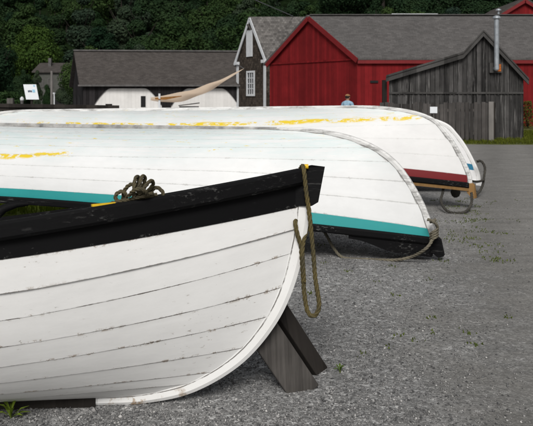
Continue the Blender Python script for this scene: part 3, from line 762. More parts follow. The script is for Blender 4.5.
# ------------------------------------------------------------------ buildings
def gable_building(root, FL, FR, BR, BL, ze, zr, wall, roof, over=0.2, roof_t=0.12, front_wall=True):
    """footprint corners (x, y); ridge runs from the left end to the right end"""
    FL, FR, BR, BL = (Vector((*p, 0)) for p in (FL, FR, BR, BL))
    up = Vector((0, 0, ze)); RL = (FL + BL) / 2 + Vector((0, 0, zr)); RR = (FR + BR) / 2 + Vector((0, 0, zr))
    w = MB()
    if front_wall: w.add([FL, FR, FR + up, FL + up], [(0, 1, 2, 3)])
    w.add([BR, BL, BL + up, BR + up], [(0, 1, 2, 3)])
    w.add([BL, FL, FL + up, RL, BL + up], [(0, 1, 2, 3, 4)])
    w.add([FR, BR, BR + up, RR, FR + up], [(0, 1, 2, 3, 4)])
    w.build('wall', wall, root)
    def slope(a, b, ra, rb, name='roof'):
        # a,b eave ends; ra, rb ridge ends
        ex = (b - a).normalized() * over
        dn1 = (a - ra); dn2 = (b - rb)
        k = over / max(0.01, math.hypot(dn1.x, dn1.y))
        q = [ra - ex, rb + ex, b + ex + dn2 * k, a - ex + dn1 * k]
        off = Vector((0, 0, roof_t))
        vs = [p + Vector((0, 0, 0.01)) for p in q] + [p + off for p in q]
        n = (q[1] - q[0]).cross(q[3] - q[0])
        fs = [(3, 2, 1, 0), (4, 5, 6, 7), (0, 1, 5, 4), (1, 2, 6, 5), (2, 3, 7, 6), (3, 0, 4, 7)]
        if n.z < 0: fs = [tuple(reversed(f)) for f in fs]
        MB().add(vs, fs).build(name, roof, root)
        return q
    f = slope(FL + up, FR + up, RL, RR); b = slope(BR + up, BL + up, RR, RL)
    return dict(FL=FL, FR=FR, BR=BR, BL=BL, RL=RL, RR=RR, up=up, fq=f, bq=b)

def out(n, d): return Vector(n).normalized() * d
# --- long red barn
rroot = empty('red_barn', (4.77, 39, 0), 0, 'long red barn with a grey shingle roof and its gable end facing left', 'barn')
lr = lambda p: (p[0] - 4.77, p[1] - 39)
g = gable_building(rroot, lr((4.77, 39)), lr((24, 39)), lr((24, 45)), lr((0.2, 45)), 3.62, 6.05, M['red_boards'], M['roof_grey'], 0.22, 0.14)
nrm = Vector((g['FL'].y - g['BL'].y, g['BL'].x - g['FL'].x, 0)); nrm = nrm.normalized()
if nrm.x > 0: nrm = -nrm
t = MB()
for a in ('FL', 'BL'):
    A = g[a] + g['up']; Rg = g['RL']
    dd = (A - Rg).normalized()
    t.bar(Rg + nrm * 0.16 + Vector((0, 0, -0.05)), A + dd * 0.2 + nrm * 0.16 + Vector((0, 0, -0.07)), 0.05, 0.26, up=(0, 0, 1))
t.build('bargeboard', M['red_trim'], rroot)
t = MB(); t.bar(g['FL'] + g['up'] + nrm * 0.03 + Vector((0, 0, -0.08)), g['BL'] + g['up'] + nrm * 0.03 + Vector((0, 0, -0.08)), 0.05, 0.10); t.build('belt_board', M['red_boards'], rroot)
t = MB(); t.box(((g['FL'].x + g['FR'].x) / 2, -0.13, 3.42), (19.2, 0.06, 0.24)); t.build('eave_board', M['red_trim'], rroot)
t = MB(); t.box(((g['FL'].x + 0.9), -0.03, 2.35), (0.42, 0.05, 0.12)); t.build('wall_vent', M['dark'], rroot)
t = MB(); t.box(((g['RL'].x + g['RR'].x) / 2, 3.0, 6.20), (21.6, 0.35, 0.05)); t.build('ridge_cap', M['roof_grey'], rroot)
t = MB(); t.box((W(414, 15, 42).x - 4.77, 2.95, 6.235), (2.6, 0.3, 0.03)); t.build('ridge_flashing', M['white_trim'], rroot)
v = W(498.5, 12, 42); t = MB(); x = v.x - 4.77
t.tube([(x, 3, 6.0), (x, 3, 6.42)], 0.06, 10); t.tube([(x, 3, 6.44), (x, 3, 6.50), (x, 3, 6.56)], [0.16, 0.15, 0.03], 12); t.build('roof_vent', M['galv'], rroot)

# --- narrow dark house with white trim
hroot = empty('shingled_house', (-0.03, 47.5, 0), 0, 'narrow dark shingled house with white corner boards and a steep patchy roof', 'house')
lh = lambda p: (p[0] + 0.03, p[1] - 47.5)
g = gable_building(hroot, lh((-0.03, 47.5)), lh((7.5, 47.5)), lh((7.5, 51)), lh((-2.03, 51)), 3.85, 6.75, M['wall_shingle'], M['roof_cedar'], 0.14, 0.12)
d = (g['FL'] - g['BL']).normalized(); nrm = Vector((d.y, -d.x, 0))
if nrm.y > 0: nrm = -nrm
HL = (g['FL'] - g['BL']).length
def gp(s, z, o=0.0): return g['BL'] + d * (s * HL) + Vector((0, 0, z)) + nrm * o
for s in (0.03, 0.97):
    t = MB(); t.bar(gp(s, 0, 0.03), gp(s, 3.72, 0.03), 0.26, 0.06, up=nrm); t.build('corner_board', M['white_trim'], hroot)
    t = MB(); t.bar(gp(s - 0.06, 3.83, 0.08), gp(s + 0.06, 3.83, 0.08), 0.22, 0.20, up=(0, 0, 1)); t.build('cornice_return', M['white_trim'], hroot)
t = MB()
for s in (0.0, 1.0):
    t.bar(gp(0.5, 6.74, 0.12), gp(0.5 + (s - 0.5) * 1.09, 3.72, 0.12), 0.05, 0.22, up=(0, 0, 1))
t.build('rake_board', M['white_trim'], hroot)
def window(root, c, w, h, tdir, ndir, fm, name='window', cols=2, rows=3, fw=0.09):
    f = MB(); up = Vector((0, 0, 1)); c = Vector(c); n = Vector(ndir)
    for sx in (-1, 1): f.bar(c + tdir * (sx * (w / 2 + fw / 2)) - up * (h / 2 + fw) + n * 0.04, c + tdir * (sx * (w / 2 + fw / 2)) + up * (h / 2 + fw) + n * 0.04, fw, 0.06, up=n)
    for sz in (-1, 1): f.bar(c - tdir * (w / 2) + up * sz * (h / 2 + fw / 2) + n * 0.04, c + tdir * (w / 2) + up * sz * (h / 2 + fw / 2) + n * 0.04, 0.055, fw)
    o = f.build(name, fm, root)
    b = MB()
    for i in range(1, cols): b.bar(c + tdir * (w * (i / cols - 0.5)) - up * h / 2 + n * 0.03, c + tdir * (w * (i / cols - 0.5)) + up * h / 2 + n * 0.03, 0.05, 0.03, up=n)
    for j in range(1, rows):
        z = h * (j / rows - 0.5)
        b.bar(c - tdir * w / 2 + up * z + n * 0.03, c + tdir * w / 2 + up * z + n * 0.03, 0.028, 0.05)
    b.build('glazing_bar', fm, o)
    gl = MB(); gl.prism([c - tdir * w / 2 - up * h / 2 + n * 0.012, c + tdir * w / 2 - up * h / 2 + n * 0.012, c + tdir * w / 2 + up * h / 2 + n * 0.012, c - tdir * w / 2 + up * h / 2 + n * 0.012], n * -0.01)
    gl.build('pane', M['glass'], o)
    return o
window(hroot, gp(0.50, 2.43), 0.86, 1.42, d, nrm, M['white_trim'], 'window', 3, 4, 0.13)
t = MB(); t.bar(gp(0.46, 4.22, 0.04), gp(0.46, 5.98, 0.04), 0.80, 0.06, up=nrm); o = t.build('loft_door', M['white_trim'], hroot)
t = MB(); t.bar(gp(0.51, 5.98, 0.02), gp(0.51, 6.35, 0.30), 0.08, 0.12, up=nrm); t.build('hoist_beam', M['weathered'], hroot)

# --- low dark barn with whitewashed arches
broot = empty('boat_shed', (-12.4, 50, 0), 0, 'low dark boat shed with whitewashed arches under a long plain roof', 'shed')
a8 = R(5); L = 15.5
fd_ = Vector((math.cos(a8), math.sin(a8), 0)); ed = Vector((-2.39, 6.58, 0))
g = gable_building(broot, (0, 0), tuple((fd_ * L)[:2]), tuple((fd_ * L + ed)[:2]), tuple(ed[:2]), 2.42, 4.72, M['barn_boards'], M['roof_barn'], 0.28, 0.11, front_wall=False)
fn = Vector((fd_.y, -fd_.x, 0))
wl = MB(); wl.add([fd_ * 0.15 - fn * 0.10, fd_ * (L - 0.1) - fn * 0.10, fd_ * (L - 0.1) - fn * 0.10 + Vector((0, 0, 2.40)), fd_ * 0.15 - fn * 0.10 + Vector((0, 0, 2.40))], [(0, 1, 2, 3)])
wl.build('whitewashed_wall', M['whitewash'], broot)
def arch_z(s, s0, s1, top=2.12):
    """underside height of the arch at s"""
    e = min(1.0, min(s - s0, s1 - s) / 1.15)
    return top - 1.15 * (1 - e) ** 1.7
fw = MB(); arches = [(0.72, 5.25), (5.95, 10.5), (11.2, 15.0)]
N_ = 320
for i in range(N_):
    s0, s1 = L * i / N_, L * (i + 1) / N_; zz = []
    for s in (s0, s1):
        z = 0.0
        for A, B_ in arches:
            if A < s < B_: z = arch_z(s, A, B_)
        zz.append(z)
    if zz[0] == 0 or zz[1] == 0: zz = [0 if (zz[0] == 0 and zz[1] == 0) else max(zz)] * 2
    p = lambda s, z, o: fd_ * s + fn * o + Vector((0, 0, z))
    fw.add([p(s0, zz[0], 0), p(s1, zz[1], 0), p(s1, 2.42, 0), p(s0, 2.42, 0), p(s0, zz[0], -0.09), p(s1, zz[1], -0.09)], [(0, 1, 2, 3), (4, 5, 1, 0)])
fw.build('arched_front', M['barn_boards'], broot)
t = MB(); t.bar(fd_ * -0.28 + fn * 0.31 + Vector((0, 0, 2.30)), fd_ * (L + 0.2) + fn * 0.31 + Vector((0, 0, 2.30)), 0.04, 0.11); t.build('eave_board', M['barn_trim'], broot)
t = MB(); t.bar((ed / 2) + fd_ * -0.28 + Vector((0, 0, 4.88)), ed / 2 + fd_ * (L + 0.2) + Vector((0, 0, 4.88)), 0.3, 0.10); t.build('ridge_cap', M['barn_trim'], broot)
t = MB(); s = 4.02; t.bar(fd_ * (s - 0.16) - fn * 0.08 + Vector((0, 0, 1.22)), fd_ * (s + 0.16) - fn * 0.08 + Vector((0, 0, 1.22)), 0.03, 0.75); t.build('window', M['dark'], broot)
t = MB(); nE = Vector((-ed.y, ed.x, 0)).normalized()
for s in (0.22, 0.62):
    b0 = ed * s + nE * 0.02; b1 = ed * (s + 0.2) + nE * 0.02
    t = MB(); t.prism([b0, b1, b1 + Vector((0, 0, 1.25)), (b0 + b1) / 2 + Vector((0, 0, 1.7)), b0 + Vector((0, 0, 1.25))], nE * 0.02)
    t.build('arched_dark_panel', M['dark'], broot)  # solid near-black panel painted as the shade inside an arch
# something dark stored in front of the second arch
sk = empty('storage_crate', tuple(Vector((-12.4, 50, 0)) + fd_ * 7.15 + fn * 0.9), a8, 'dark crate with a slanted lid standing before the right whitewashed arch', 'crate')
t = MB(); t.box((0, 0, 0.45), (1.3, 0.7, 0.9)); t.build('box', M['barn_boards'], sk)
t = MB(); t.bar((-0.7, 0, 0.95), (0.7, 0, 1.13), 0.8, 0.06); t.build('lid', M['weathered'], sk)

# --- canvas awning stretched from the house eave to a white post
A, B_, C_ = W(244, 68.5, 47.0), W(151, 97.5, 44.0), W(178, 97.0, 46.5)
def awn_pt(s, t):
    p = A.lerp(B_, s); w = 0.64 * math.sin(math.pi * min(1.0, s * 0.93 + 0.01)) ** 0.9 * (0.45 + 0.75 * s)
    p.z -= 0.30 * math.sin(math.pi * s) + w * t; p.y -= 0.22 * w * math.sin(math.pi * t) + 0.1 * t + 0.09 * math.sin(s * 23 + t * 2.5) * math.sin(math.pi * s)
    p.z += 0.035 * math.sin(s * 19 + t * 4) * math.sin(math.pi * s)
    return p
vs = []; nS, nT = 26, 8
for i in range(nS + 1):
    for j in range(nT + 1): vs.append(awn_pt(i / nS, j / nT))
nv = len(vs); vs2 = [p + Vector((0, 0.012, -0.012)) for p in vs]
fs = []
for i in range(nS):
    for j in range(nT):
        q = (i * (nT + 1) + j, (i + 1) * (nT + 1) + j, (i + 1) * (nT + 1) + j + 1, i * (nT + 1) + j + 1)
        fs.append(q)
o = MB().add(vs, fs, smooth=True).build('canvas_awning', M['cloth_tan'])
tag(o, 'tan canvas awning stretched from the house eave down to the white post', 'awning')
fo = MB(); pts = [W(156, 98.6, 43.4), W(166, 98.4, 43.5), W(182, 96.2, 43.9)]
vs = []
for i, (w_, p) in enumerate(zip((0.05, 0.085, 0.02), pts)):
    vs += [p + Vector((0, -0.35, w_)), p + Vector((0, -0.45, -w_)), p + Vector((0, -0.2, -w_)), p + Vector((0, -0.2, w_))]
fo.add(vs, [(0, 1, 5, 4), (4, 5, 9, 8), (1, 2, 6, 5), (5, 6, 10, 9), (2, 3, 7, 6), (6, 7, 11, 10), (3, 0, 4, 7), (7, 4, 8, 11), (3, 2, 1, 0), (8, 9, 10, 11)])
fo.build('rolled_edge', M['cloth_brown'], o)
t = MB(); t.tube([A, W(237, 64.5, 49.5)], 0.015, 6); t.build('guy_rope', M['cable'], o)
pw = W(159.5, 95, 43.1); t = MB(); t.box((0, 0, (pw.z + 0.08) / 2), (0.11, 0.11, pw.z + 0.08)); o = t.build('awning_post', M['white_trim']); o.location = (pw.x, pw.y, 0)
tag(o, 'white square post holding the low corner of the tan awning', 'post')

# --- weathered workshop shed with stovepipe
SY = 27.0
sroot = empty('weathered_shed', (4.43, SY, 0), 0, 'weathered grey board shed with a stovepipe and a kinked lean-to roof', 'shed')
sx = lambda px: (px - CX) / F * SY - 4.43
sz = lambda py: EYE - (py - HY) / F * SY
prof = [(sx(389), sz(76.5)), (sx(462), sz(54.5)), (sx(482), sz(32.5)), (sx(523.5), sz(77))]
x0, x1 = prof[0][0], prof[-1][0]
w = MB(); Dp = 4.2
front = [(x0, 0, 0), (x1, 0, 0)] + [(x, 0, z) for x, z in reversed(prof)]
SK = 0.325 * Dp                        # the side walls run off to the right
w.add(front, [tuple(range(len(front)))]); w.add([(x + SK, Dp, z) for x, _, z in front], [tuple(reversed(range(len(front))))])
w.add([(x0 + SK, Dp, 0), (x0, 0, 0), (x0, 0, prof[0][1]), (x0 + SK, Dp, prof[0][1])], [(0, 1, 2, 3)])
w.add([(x1, 0, 0), (x1 + SK, Dp, 0), (x1 + SK, Dp, prof[-1][1]), (x1, 0, prof[-1][1])], [(0, 1, 2, 3)])
# uneven battens standing proud of the boards
random.seed(3)
def topz(x):
    for (a, za), (b, zb) in zip(prof, prof[1:]):
        if a <= x <= b: return za + (zb - za) * (x - a) / (b - a)
    return 0
for k in range(30):
    x = x0 + 0.08 + (x1 - x0 - 0.16) * k / 29 + random.uniform(-0.03, 0.03)
    zb = 1.62 if random.random() < 0.5 else 0.02
    w.box((x, -0.014, (zb + topz(x) - 0.12) / 2), (random.choice((0.03, 0.045, 0.06)), 0.028, topz(x) - 0.12 - zb))
w.build('wall', M['shed_boards'], sroot)
ext = [(prof[0][0] - 0.14, prof[0][1] - 0.05)] + prof[1:3] + [(prof[3][0] + 0.13, prof[3][1] - 0.14)]
for (a, za), (b, zb) in zip(ext, ext[1:]):
    r = MB(); th = 0.07
    r.prism([(a, -0.22, za + 0.02), (b, -0.22, zb + 0.02), (b, -0.22, zb + 0.02 + th), (a, -0.22, za + 0.02 + th)], (0.325 * (Dp + 0.4), Dp + 0.4, 0)); r.build('roof', M['shed_trim'], sroot)
    r = MB(); r.prism([(a, -0.19, za - 0.15), (b, -0.19, zb - 0.15), (b, -0.19, zb + 0.01), (a, -0.19, za + 0.01)], (0, 0.04, 0)); r.build('rake_board', M['shed_trim'], sroot)
t = MB(); t.box(((x0 + x1) / 2, -0.04, sz(93)), (x1 - x0 - 0.03, 0.03, 0.07)); t.build('belt_rail', M['shed_trim'], sroot)
px_ = sx(494.2)
t = MB(); t.box((sx(495), -0.06, sz(68)), (0.46, 0.12, 0.36)); o = t.build('pipe_box', M['shed_trim'], sroot)
t = MB(); t.box((sx(498), -0.135, sz(68)), (0.13, 0.03, 0.26)); t.build('pipe_collar', M['orange'], sroot)
t = MB(); t.tube([(px_, -0.28, sz(70)), (px_, -0.28, sz(18.5))], 0.088, 16)
for py in (35, 52): t.tube([(px_, -0.28, sz(py)), (px_, -0.28, sz(py + 0.8))], 0.095, 16)
t.tube([(px_, -0.03, sz(69)), (px_, -0.28, sz(69))], 0.085, 12)
o = t.build('stovepipe', M['galv'], sroot)
t = MB(); t.tube([(px_, -0.28, sz(19.5)), (px_, -0.28, sz(18.5)), (px_, -0.28, sz(17)), (px_, -0.28, sz(16.2))], [0.14, 0.145, 0.11, 0.02], 16); t.build('cap', M['galv'], o)
t = MB(); t.box((sx(385.5), 0.25, sz(80) / 2), (0.16, 0.16, sz(80))); t.build('corner_post', M['weathered_dark'], sroot)

# --- picket fence in front of the shed
FY = 25.75
froot = empty('picket_fence', ((413 - CX) / F * FY, FY, 0), 0, 'grey upright board fence standing in front of the weathered shed', 'fence')
fx = lambda px: (px - 413) / F * FY
t = MB(); x = fx(380); k = 0; random.seed(5)
while x < fx(487):
    wd = random.uniform(0.10, 0.15); hh = 1.33 + random.uniform(-0.05, 0.03)
    t.box((x + wd / 2, random.uniform(-0.006, 0.006), 0.03 + hh / 2), (wd, 0.022, hh)); x += wd + random.uniform(0.008, 0.035); k += 1
t.build('picket_panel', M['fence_boards'], froot)
for z in (0.3, 1.1):
    t = MB(); t.box(((fx(380) + fx(489)) / 2, 0.05, z), (fx(489) - fx(380), 0.05, 0.09)); t.build('rail', M['weathered'], froot)
t = MB(); t.box((fx(490.5), 0.0, 0.70), (0.17, 0.17, 1.40)); t.build('post', M['post_wood'], froot)
t = MB(); t.box((fx(494), 0.03, 0.68), (0.07, 0.12, 1.36)); t.build('dark_post', M['weathered_dark'], froot)
sg = W(433.6, 110, 24.5); nroot = empty('notice_board', (sg.x, sg.y, 0), 0, 'small blank white notice on a stake in front of the picket fence', 'notice')
t = MB(); t.box((0, 0, sg.z), (0.24, 0.02, 0.21)); t.build('board', M['sign_white'], nroot)
t = MB(); t.box((0, 0.03, (sg.z) / 2), (0.04, 0.035, sg.z)); t.build('stake', M['weathered'], nroot)

# --- tall red gable at the far right
troot = empty('red_barn', (21.6, 62, 0), 0, 'taller red barn whose gable peak rises behind the long roof at far right', 'barn')
t = MB(); hw, ze, zr = 4.6, 6.85, 9.65
t.add([(-hw, 0, 0), (hw, 0, 0), (hw, 0, ze), (0, 0, zr), (-hw, 0, ze)], [(0, 1, 2, 3, 4)])
t.add([(-hw, 9, 0), (-hw, 0, 0), (-hw, 0, ze), (-hw, 9, ze)], [(0, 1, 2, 3)]); t.add([(hw, 0, 0), (hw, 9, 0), (hw, 9, ze), (hw, 0, ze)], [(0, 1, 2, 3)])
t.add([(hw, 9, 0), (-hw, 9, 0), (-hw, 9, ze), (0, 9, zr), (hw, 9, ze)], [(0, 1, 2, 3, 4)]); t.build('wall', M['red_boards'], troot)
for s in (-1, 1):
    t = MB(); t.prism([(0, -0.3, zr + 0.03), (s * (hw + 0.35), -0.3, ze - 0.17), (s * (hw + 0.35), -0.3, ze - 0.02), (0, -0.3, zr + 0.18)], (0, 9.6, 0)); t.build('roof', M['roof_barn'], troot)
    t = MB(); t.bar((0, -0.27, zr - 0.12), (s * (hw + 0.3), -0.27, ze - 0.30), 0.05, 0.26); t.build('bargeboard', M['red_trim'], troot)

# --- things at the far left
frt = empty('log_rail_fence', (-9.5, 20, 0), 0, 'low dark timber rail fence running behind the upturned boats at left', 'fence')
def lf(px, py, Y): p = W(px, py, Y); return (p.x + 9.5, p.y - 20, p.z)
t = MB(); t.bar(lf(-60, 104.5, 20), lf(119, 107.2, 21.5), 0.12, 0.10); t.build('rail', M['weathered_dark'], frt)
t = MB(); t.bar(lf(-60, 108.2, 20), lf(112, 108.6, 21.5), 0.06, 0.13); t.build('rail', M['weathered_dark'], frt)
for px in (-30, 9, 60, 108):
    p = lf(px, 104 if px != 9 else 98.3, 20.2 + (px + 60) / 179 * 1.3); t = MB(); t.box((p[0], p[1] + 0.12, p[2] / 2), (0.17, 0.12, p[2])); t.build('post', M['weathered'] if px == 9 else M['weathered_dark'], frt)
c = W(31.2, 92, 23); sroot2 = empty('tilted_sign', (c.x, c.y, 0), 0, 'small white sign board with blue marks tilted on its post behind the timber rail fence', 'sign')
rot = Matrix(((1, 0, -0.22), (0, 1, 0.10), (0, 0, 1)))        # a board racked to one side
t = MB(); t.box((0, 0, c.z), (0.40, 0.025, 0.47), rot); bd = t.build('panel', M['sign_white'], sroot2)
t = MB()
for (x, z, w_, h_) in ((-0.075, 0.02, 0.035, 0.06), (-0.03, 0.025, 0.04, 0.06), (0.015, 0.02, 0.035, 0.055)): t.box(Vector((0, 0, c.z)) + rot @ Vector((x, -0.016, z)), (w_, 0.006, h_), rot)
t.build('dark_mark', M['sign_dark'], sroot2)
t = MB(); t.box(Vector((0, 0, c.z)) + rot @ Vector((0.09, -0.016, 0.03)), (0.08, 0.006, 0.09), rot); t.build('blue_mark', M['sign_blue'], sroot2)
t = MB(); t.box(Vector((0, 0, c.z)) + rot @ Vector((0.13, -0.016, 0.19)), (0.05, 0.006, 0.05), rot); t.build('blue_mark', M['sign_blue'], sroot2)
t = MB(); t.box((0, 0.04, c.z / 2), (0.06, 0.05, c.z)); t.build('post', M['weathered_dark'], sroot2)
p = W(51.6, 71, 30); t = MB(); t.tube([(0, 0, 0), (0, 0, p.z)], [0.055, 0.045], 10); o = t.build('bare_pole', M['post_wood']); o.location = (p.x, p.y, 0); tag(o, 'bare grey wooden pole standing in front of the pale house at left', 'pole')
p = W(22, 99, 24); sr = empty('stone_post', (p.x, p.y, 0), 0, 'short pale stone post beside the tilted sign', 'post')
t = MB(); t.tube([(0, 0, 0), (0, 0, 1.38), (0, 0, 1.46)], [0.06, 0.05, 0.06], 8); t.build('shaft', M['barn_trim'], sr); t = MB(); t.tube([(0, 0, 1.46), (0, 0, 1.52), (0, 0, 1.58)], [0.06, 0.07, 0.02], 8); t.build('cap', M['white_trim'], sr)
# pale house among the trees
p = W(51, 100, 74); ph = empty('pale_house', (p.x, 74, 0), 0, 'pale wooden house half hidden by trees on the far left', 'house')
g = gable_building(ph, (-1.6, 0), (1.1, 0.3), (1.1, 5), (-1.6, 5), 4.0, 4.9, M['pale_house'], M['roof_barn'], 0.25, 0.12)
t = MB(); t.box((-0.55, 1.6, 4.9), (0.28, 0.4, 1.1)); t.build('chimney', M['barn_trim'], ph)
for x in (-1.05, -0.1): window(ph, (x, 0.02 + (x + 1.6) * 0.11, 2.9), 0.4, 0.8, Vector((1, 0.11, 0)).normalized(), (0.11, -1, 0), M['barn_trim'], fw=0.08)
t = MB(); t.box((1.15, -0.6, 0.9), (1.0, 0.6, 1.8)); t.build('porch_dark_fill', M['dark'], ph)  # dark box standing in for the shade within the open porch
t = MB()
for x in (0.6, 1.68): t.box((x, -0.95, 0.9), (0.1, 0.08, 1.8))
t.box((1.14, -0.95, 1.86), (1.35, 0.12, 0.14)); t.build('porch_frame', M['white_trim'], ph)

# --- overhead cable
a, b_ = W(293, 16.3, 49.2), Vector((-17, -5, 9.0)); pts = []
for i in range(25):
    t_ = i / 24; q = a.lerp(b_, t_); q.z -= 0.25 * math.sin(math.pi * t_); pts.append(q)
t = MB(); t.tube(pts, 0.028, 6); o = t.build('overhead_cable', M['cable']); tag(o, 'thin overhead cable running up from the shingled house roof', 'cable')

# ------------------------------------------------------------------ person behind the boats
def skin_mesh(name, verts, edges, radii, mat, parent=None, sub=2):
    me = bpy.data.meshes.new(name); me.from_pydata(verts, edges, []); o = bpy.data.objects.new(name, me); col.objects.link(o)
    o.modifiers.new('s', 'SKIN'); me.skin_vertices[0].data[0].use_root = True
    for i, r in enumerate(radii): me.skin_vertices[0].data[i].radius = (r, r) if not isinstance(r, tuple) else r
    sm = o.modifiers.new('d', 'SUBSURF'); sm.levels = sub; sm.render_levels = sub
    bpy.context.view_layer.update()
    ev = o.evaluated_get(bpy.context.evaluated_depsgraph_get()); m2 = bpy.data.meshes.new_from_object(ev)
    o.modifiers.clear(); o.data = m2; m2.materials.clear(); m2.materials.append(mat)
    for p in m2.polygons: p.use_smooth = True
    if parent: o.parent = parent
    return o
pp = W(347.5, 96, 27.2); PS = 0.97
per = empty('person', (pp.x, pp.y, 0), R(150), 'person in a light blue shirt and brown cap standing behind the upturned boats', 'person'); per.scale = (0.955,) * 3
V = [(0, 0, 0.93), (0, 0, 1.10), (0, 0.0, 1.30), (0, 0.0, 1.42), (0, -0.01, 1.50),          # pelvis .. neck
     (0.19, 0, 1.39), (0.25, 0.0, 1.12), (0.25, -0.10, 0.88), (-0.19, 0, 1.39), (-0.25, 0.0, 1.12), (-0.25, -0.10, 0.88),
     (0.10, 0, 0.88), (0.11, -0.02, 0.48), (0.11, 0.02, 0.09), (0.12, -0.16, 0.04), (-0.10, 0, 0.88), (-0.11, -0.02, 0.48), (-0.11, 0.02, 0.09), (-0.12, -0.16, 0.04)]
E = [(0, 1), (1, 2), (2, 3), (3, 4), (3, 5), (5, 6), (6, 7), (3, 8), (8, 9), (9, 10), (0, 11), (11, 12), (12, 13), (13, 14), (0, 15), (15, 16), (16, 17), (17, 18)]
rr = [0.13, 0.13, 0.145, 0.09, 0.055, 0.06, 0.045, 0.03, 0.06, 0.045, 0.03, 0.085, 0.06, 0.042, 0.035, 0.085, 0.06, 0.042, 0.035]
V2 = V + [(0, -0.02, 1.58), (0, -0.025, 1.66)]; E2 = E + [(4, 19), (19, 20)]
body = skin_mesh('body', V2, E2, rr + [0.082, 0.085], M['skin'], per)
skin_mesh('shirt', V[:7] + V[8:10], [(0, 1), (1, 2), (2, 3), (3, 4), (3, 5), (5, 6), (3, 7), (7, 8)], [0.15, 0.148, 0.163, 0.108, 0.064, 0.078, 0.062, 0.078, 0.062], M['shirt'], per)
skin_mesh('trousers', [V[0], V[11], V[12], (0.11, 0.02, 0.12), V[15], V[16], (-0.11, 0.02, 0.12)], [(0, 1), (1, 2), (2, 3), (0, 4), (4, 5), (5, 6)], [0.145, 0.10, 0.075, 0.06, 0.10, 0.075, 0.06], M['trousers'], per)
def blob(name, c, r, mat, parent, cut=None, nose=None):
    mb = MB(); nu, nv = 20, 14; vs = []
    for j in range(nv + 1):
        for i in range(nu):
            th = math.pi * j / nv; ph_ = 2 * math.pi * i / nu
            vs.append((c[0] + r[0] * math.sin(th) * math.cos(ph_), c[1] + r[1] * math.sin(th) * math.sin(ph_), max(c[2] + r[2] * math.cos(th), cut if cut else -9)))
    fs = [(j * nu + i, (j + 1) * nu + i, (j + 1) * nu + (i + 1) % nu, j * nu + (i + 1) % nu) for j in range(nv) for i in range(nu)]
    return mb.add(vs, fs, smooth=True).build(name, mat, parent)
blob('hair', (0, 0.012, 1.645), (0.088, 0.10, 0.085), M['hair'], per, cut=1.60)
blob('cap', (0, -0.01, 1.675), (0.096, 0.112, 0.075), M['hat'], per, cut=1.665)
t = MB(); t.prism([(-0.08, -0.09, 1.667), (-0.06, -0.17, 1.66), (0, -0.195, 1.657), (0.06, -0.17, 1.66), (0.08, -0.09, 1.667)], (0, 0, 0.012)); t.build('cap_peak', M['hat'], per)
t = MB(); t.tube([(0, -0.098, 1.615), (0, -0.122, 1.585), (0, -0.10, 1.575)], [0.008, 0.014, 0.008], 8); t.build('nose', M['skin'], per)
for s in (-1, 1):
    blob('ear', (s * 0.085, 0.0, 1.60), (0.012, 0.022, 0.03), M['skin'], per)
    blob('eye', (s * 0.032, -0.098, 1.622), (0.013, 0.008, 0.008), M['hair'], per)
    blob('shoe', (s * 0.12, -0.07, 0.045), (0.052, 0.14, 0.048), M['shoe'], per, cut=0.004)
    hx, hy, hz = s * 0.25, -0.10, 0.88
    hb = skin_mesh('hand', [(hx, hy, hz), (hx, hy - 0.015, hz - 0.07)] + [(hx, hy - 0.045 + 0.02 * i, hz - 0.10) for i in range(4)] + [(hx, hy - 0.05 + 0.02 * i, hz - 0.165 + 0.012 * abs(i - 1)) for i in range(4)] + [(hx - s * 0.01, hy - 0.065, hz - 0.05), (hx - s * 0.015, hy - 0.085, hz - 0.09)],
        [(0, 1)] + [(1, 2 + i) for i in range(4)] + [(2 + i, 6 + i) for i in range(4)] + [(0, 10), (10, 11)], [0.028, 0.03] + [0.010] * 4 + [0.008] * 4 + [0.011, 0.009], M['skin'], per, 1)

# ------------------------------------------------------------------ ground, hillside
def grid(name, x0, x1, y0, y1, nx, ny, fz, mat):
    mb = MB(); vs = [(x0 + (x1 - x0) * i / nx, y0 + (y1 - y0) * j / ny, fz(x0 + (x1 - x0) * i / nx, y0 + (y1 - y0) * j / ny)) for j in range(ny + 1) for i in range(nx + 1)]
    fs = [(j * (nx + 1) + i, j * (nx + 1) + i + 1, (j + 1) * (nx + 1) + i + 1, (j + 1) * (nx + 1) + i) for j in range(ny) for i in range(nx)]
    return tag(mb.add(vs, fs, smooth=True).build(name, mat), kind='structure')
grid('ground', -400, 400, -100, 600, 4, 4, lambda x, y: 0.0, M['gravel'])
def hill_z(x, y):
    t = max(0.0, (y - 78) / 130.0); return -0.4 + 44 * min(1.0, t) ** 1.25 + 1.2 * math.sin(x * 0.09 + y * 0.05) * min(1, t * 3)
grid('hillside', -190, 190, 66, 300, 40, 36, hill_z, M['forest_floor'])
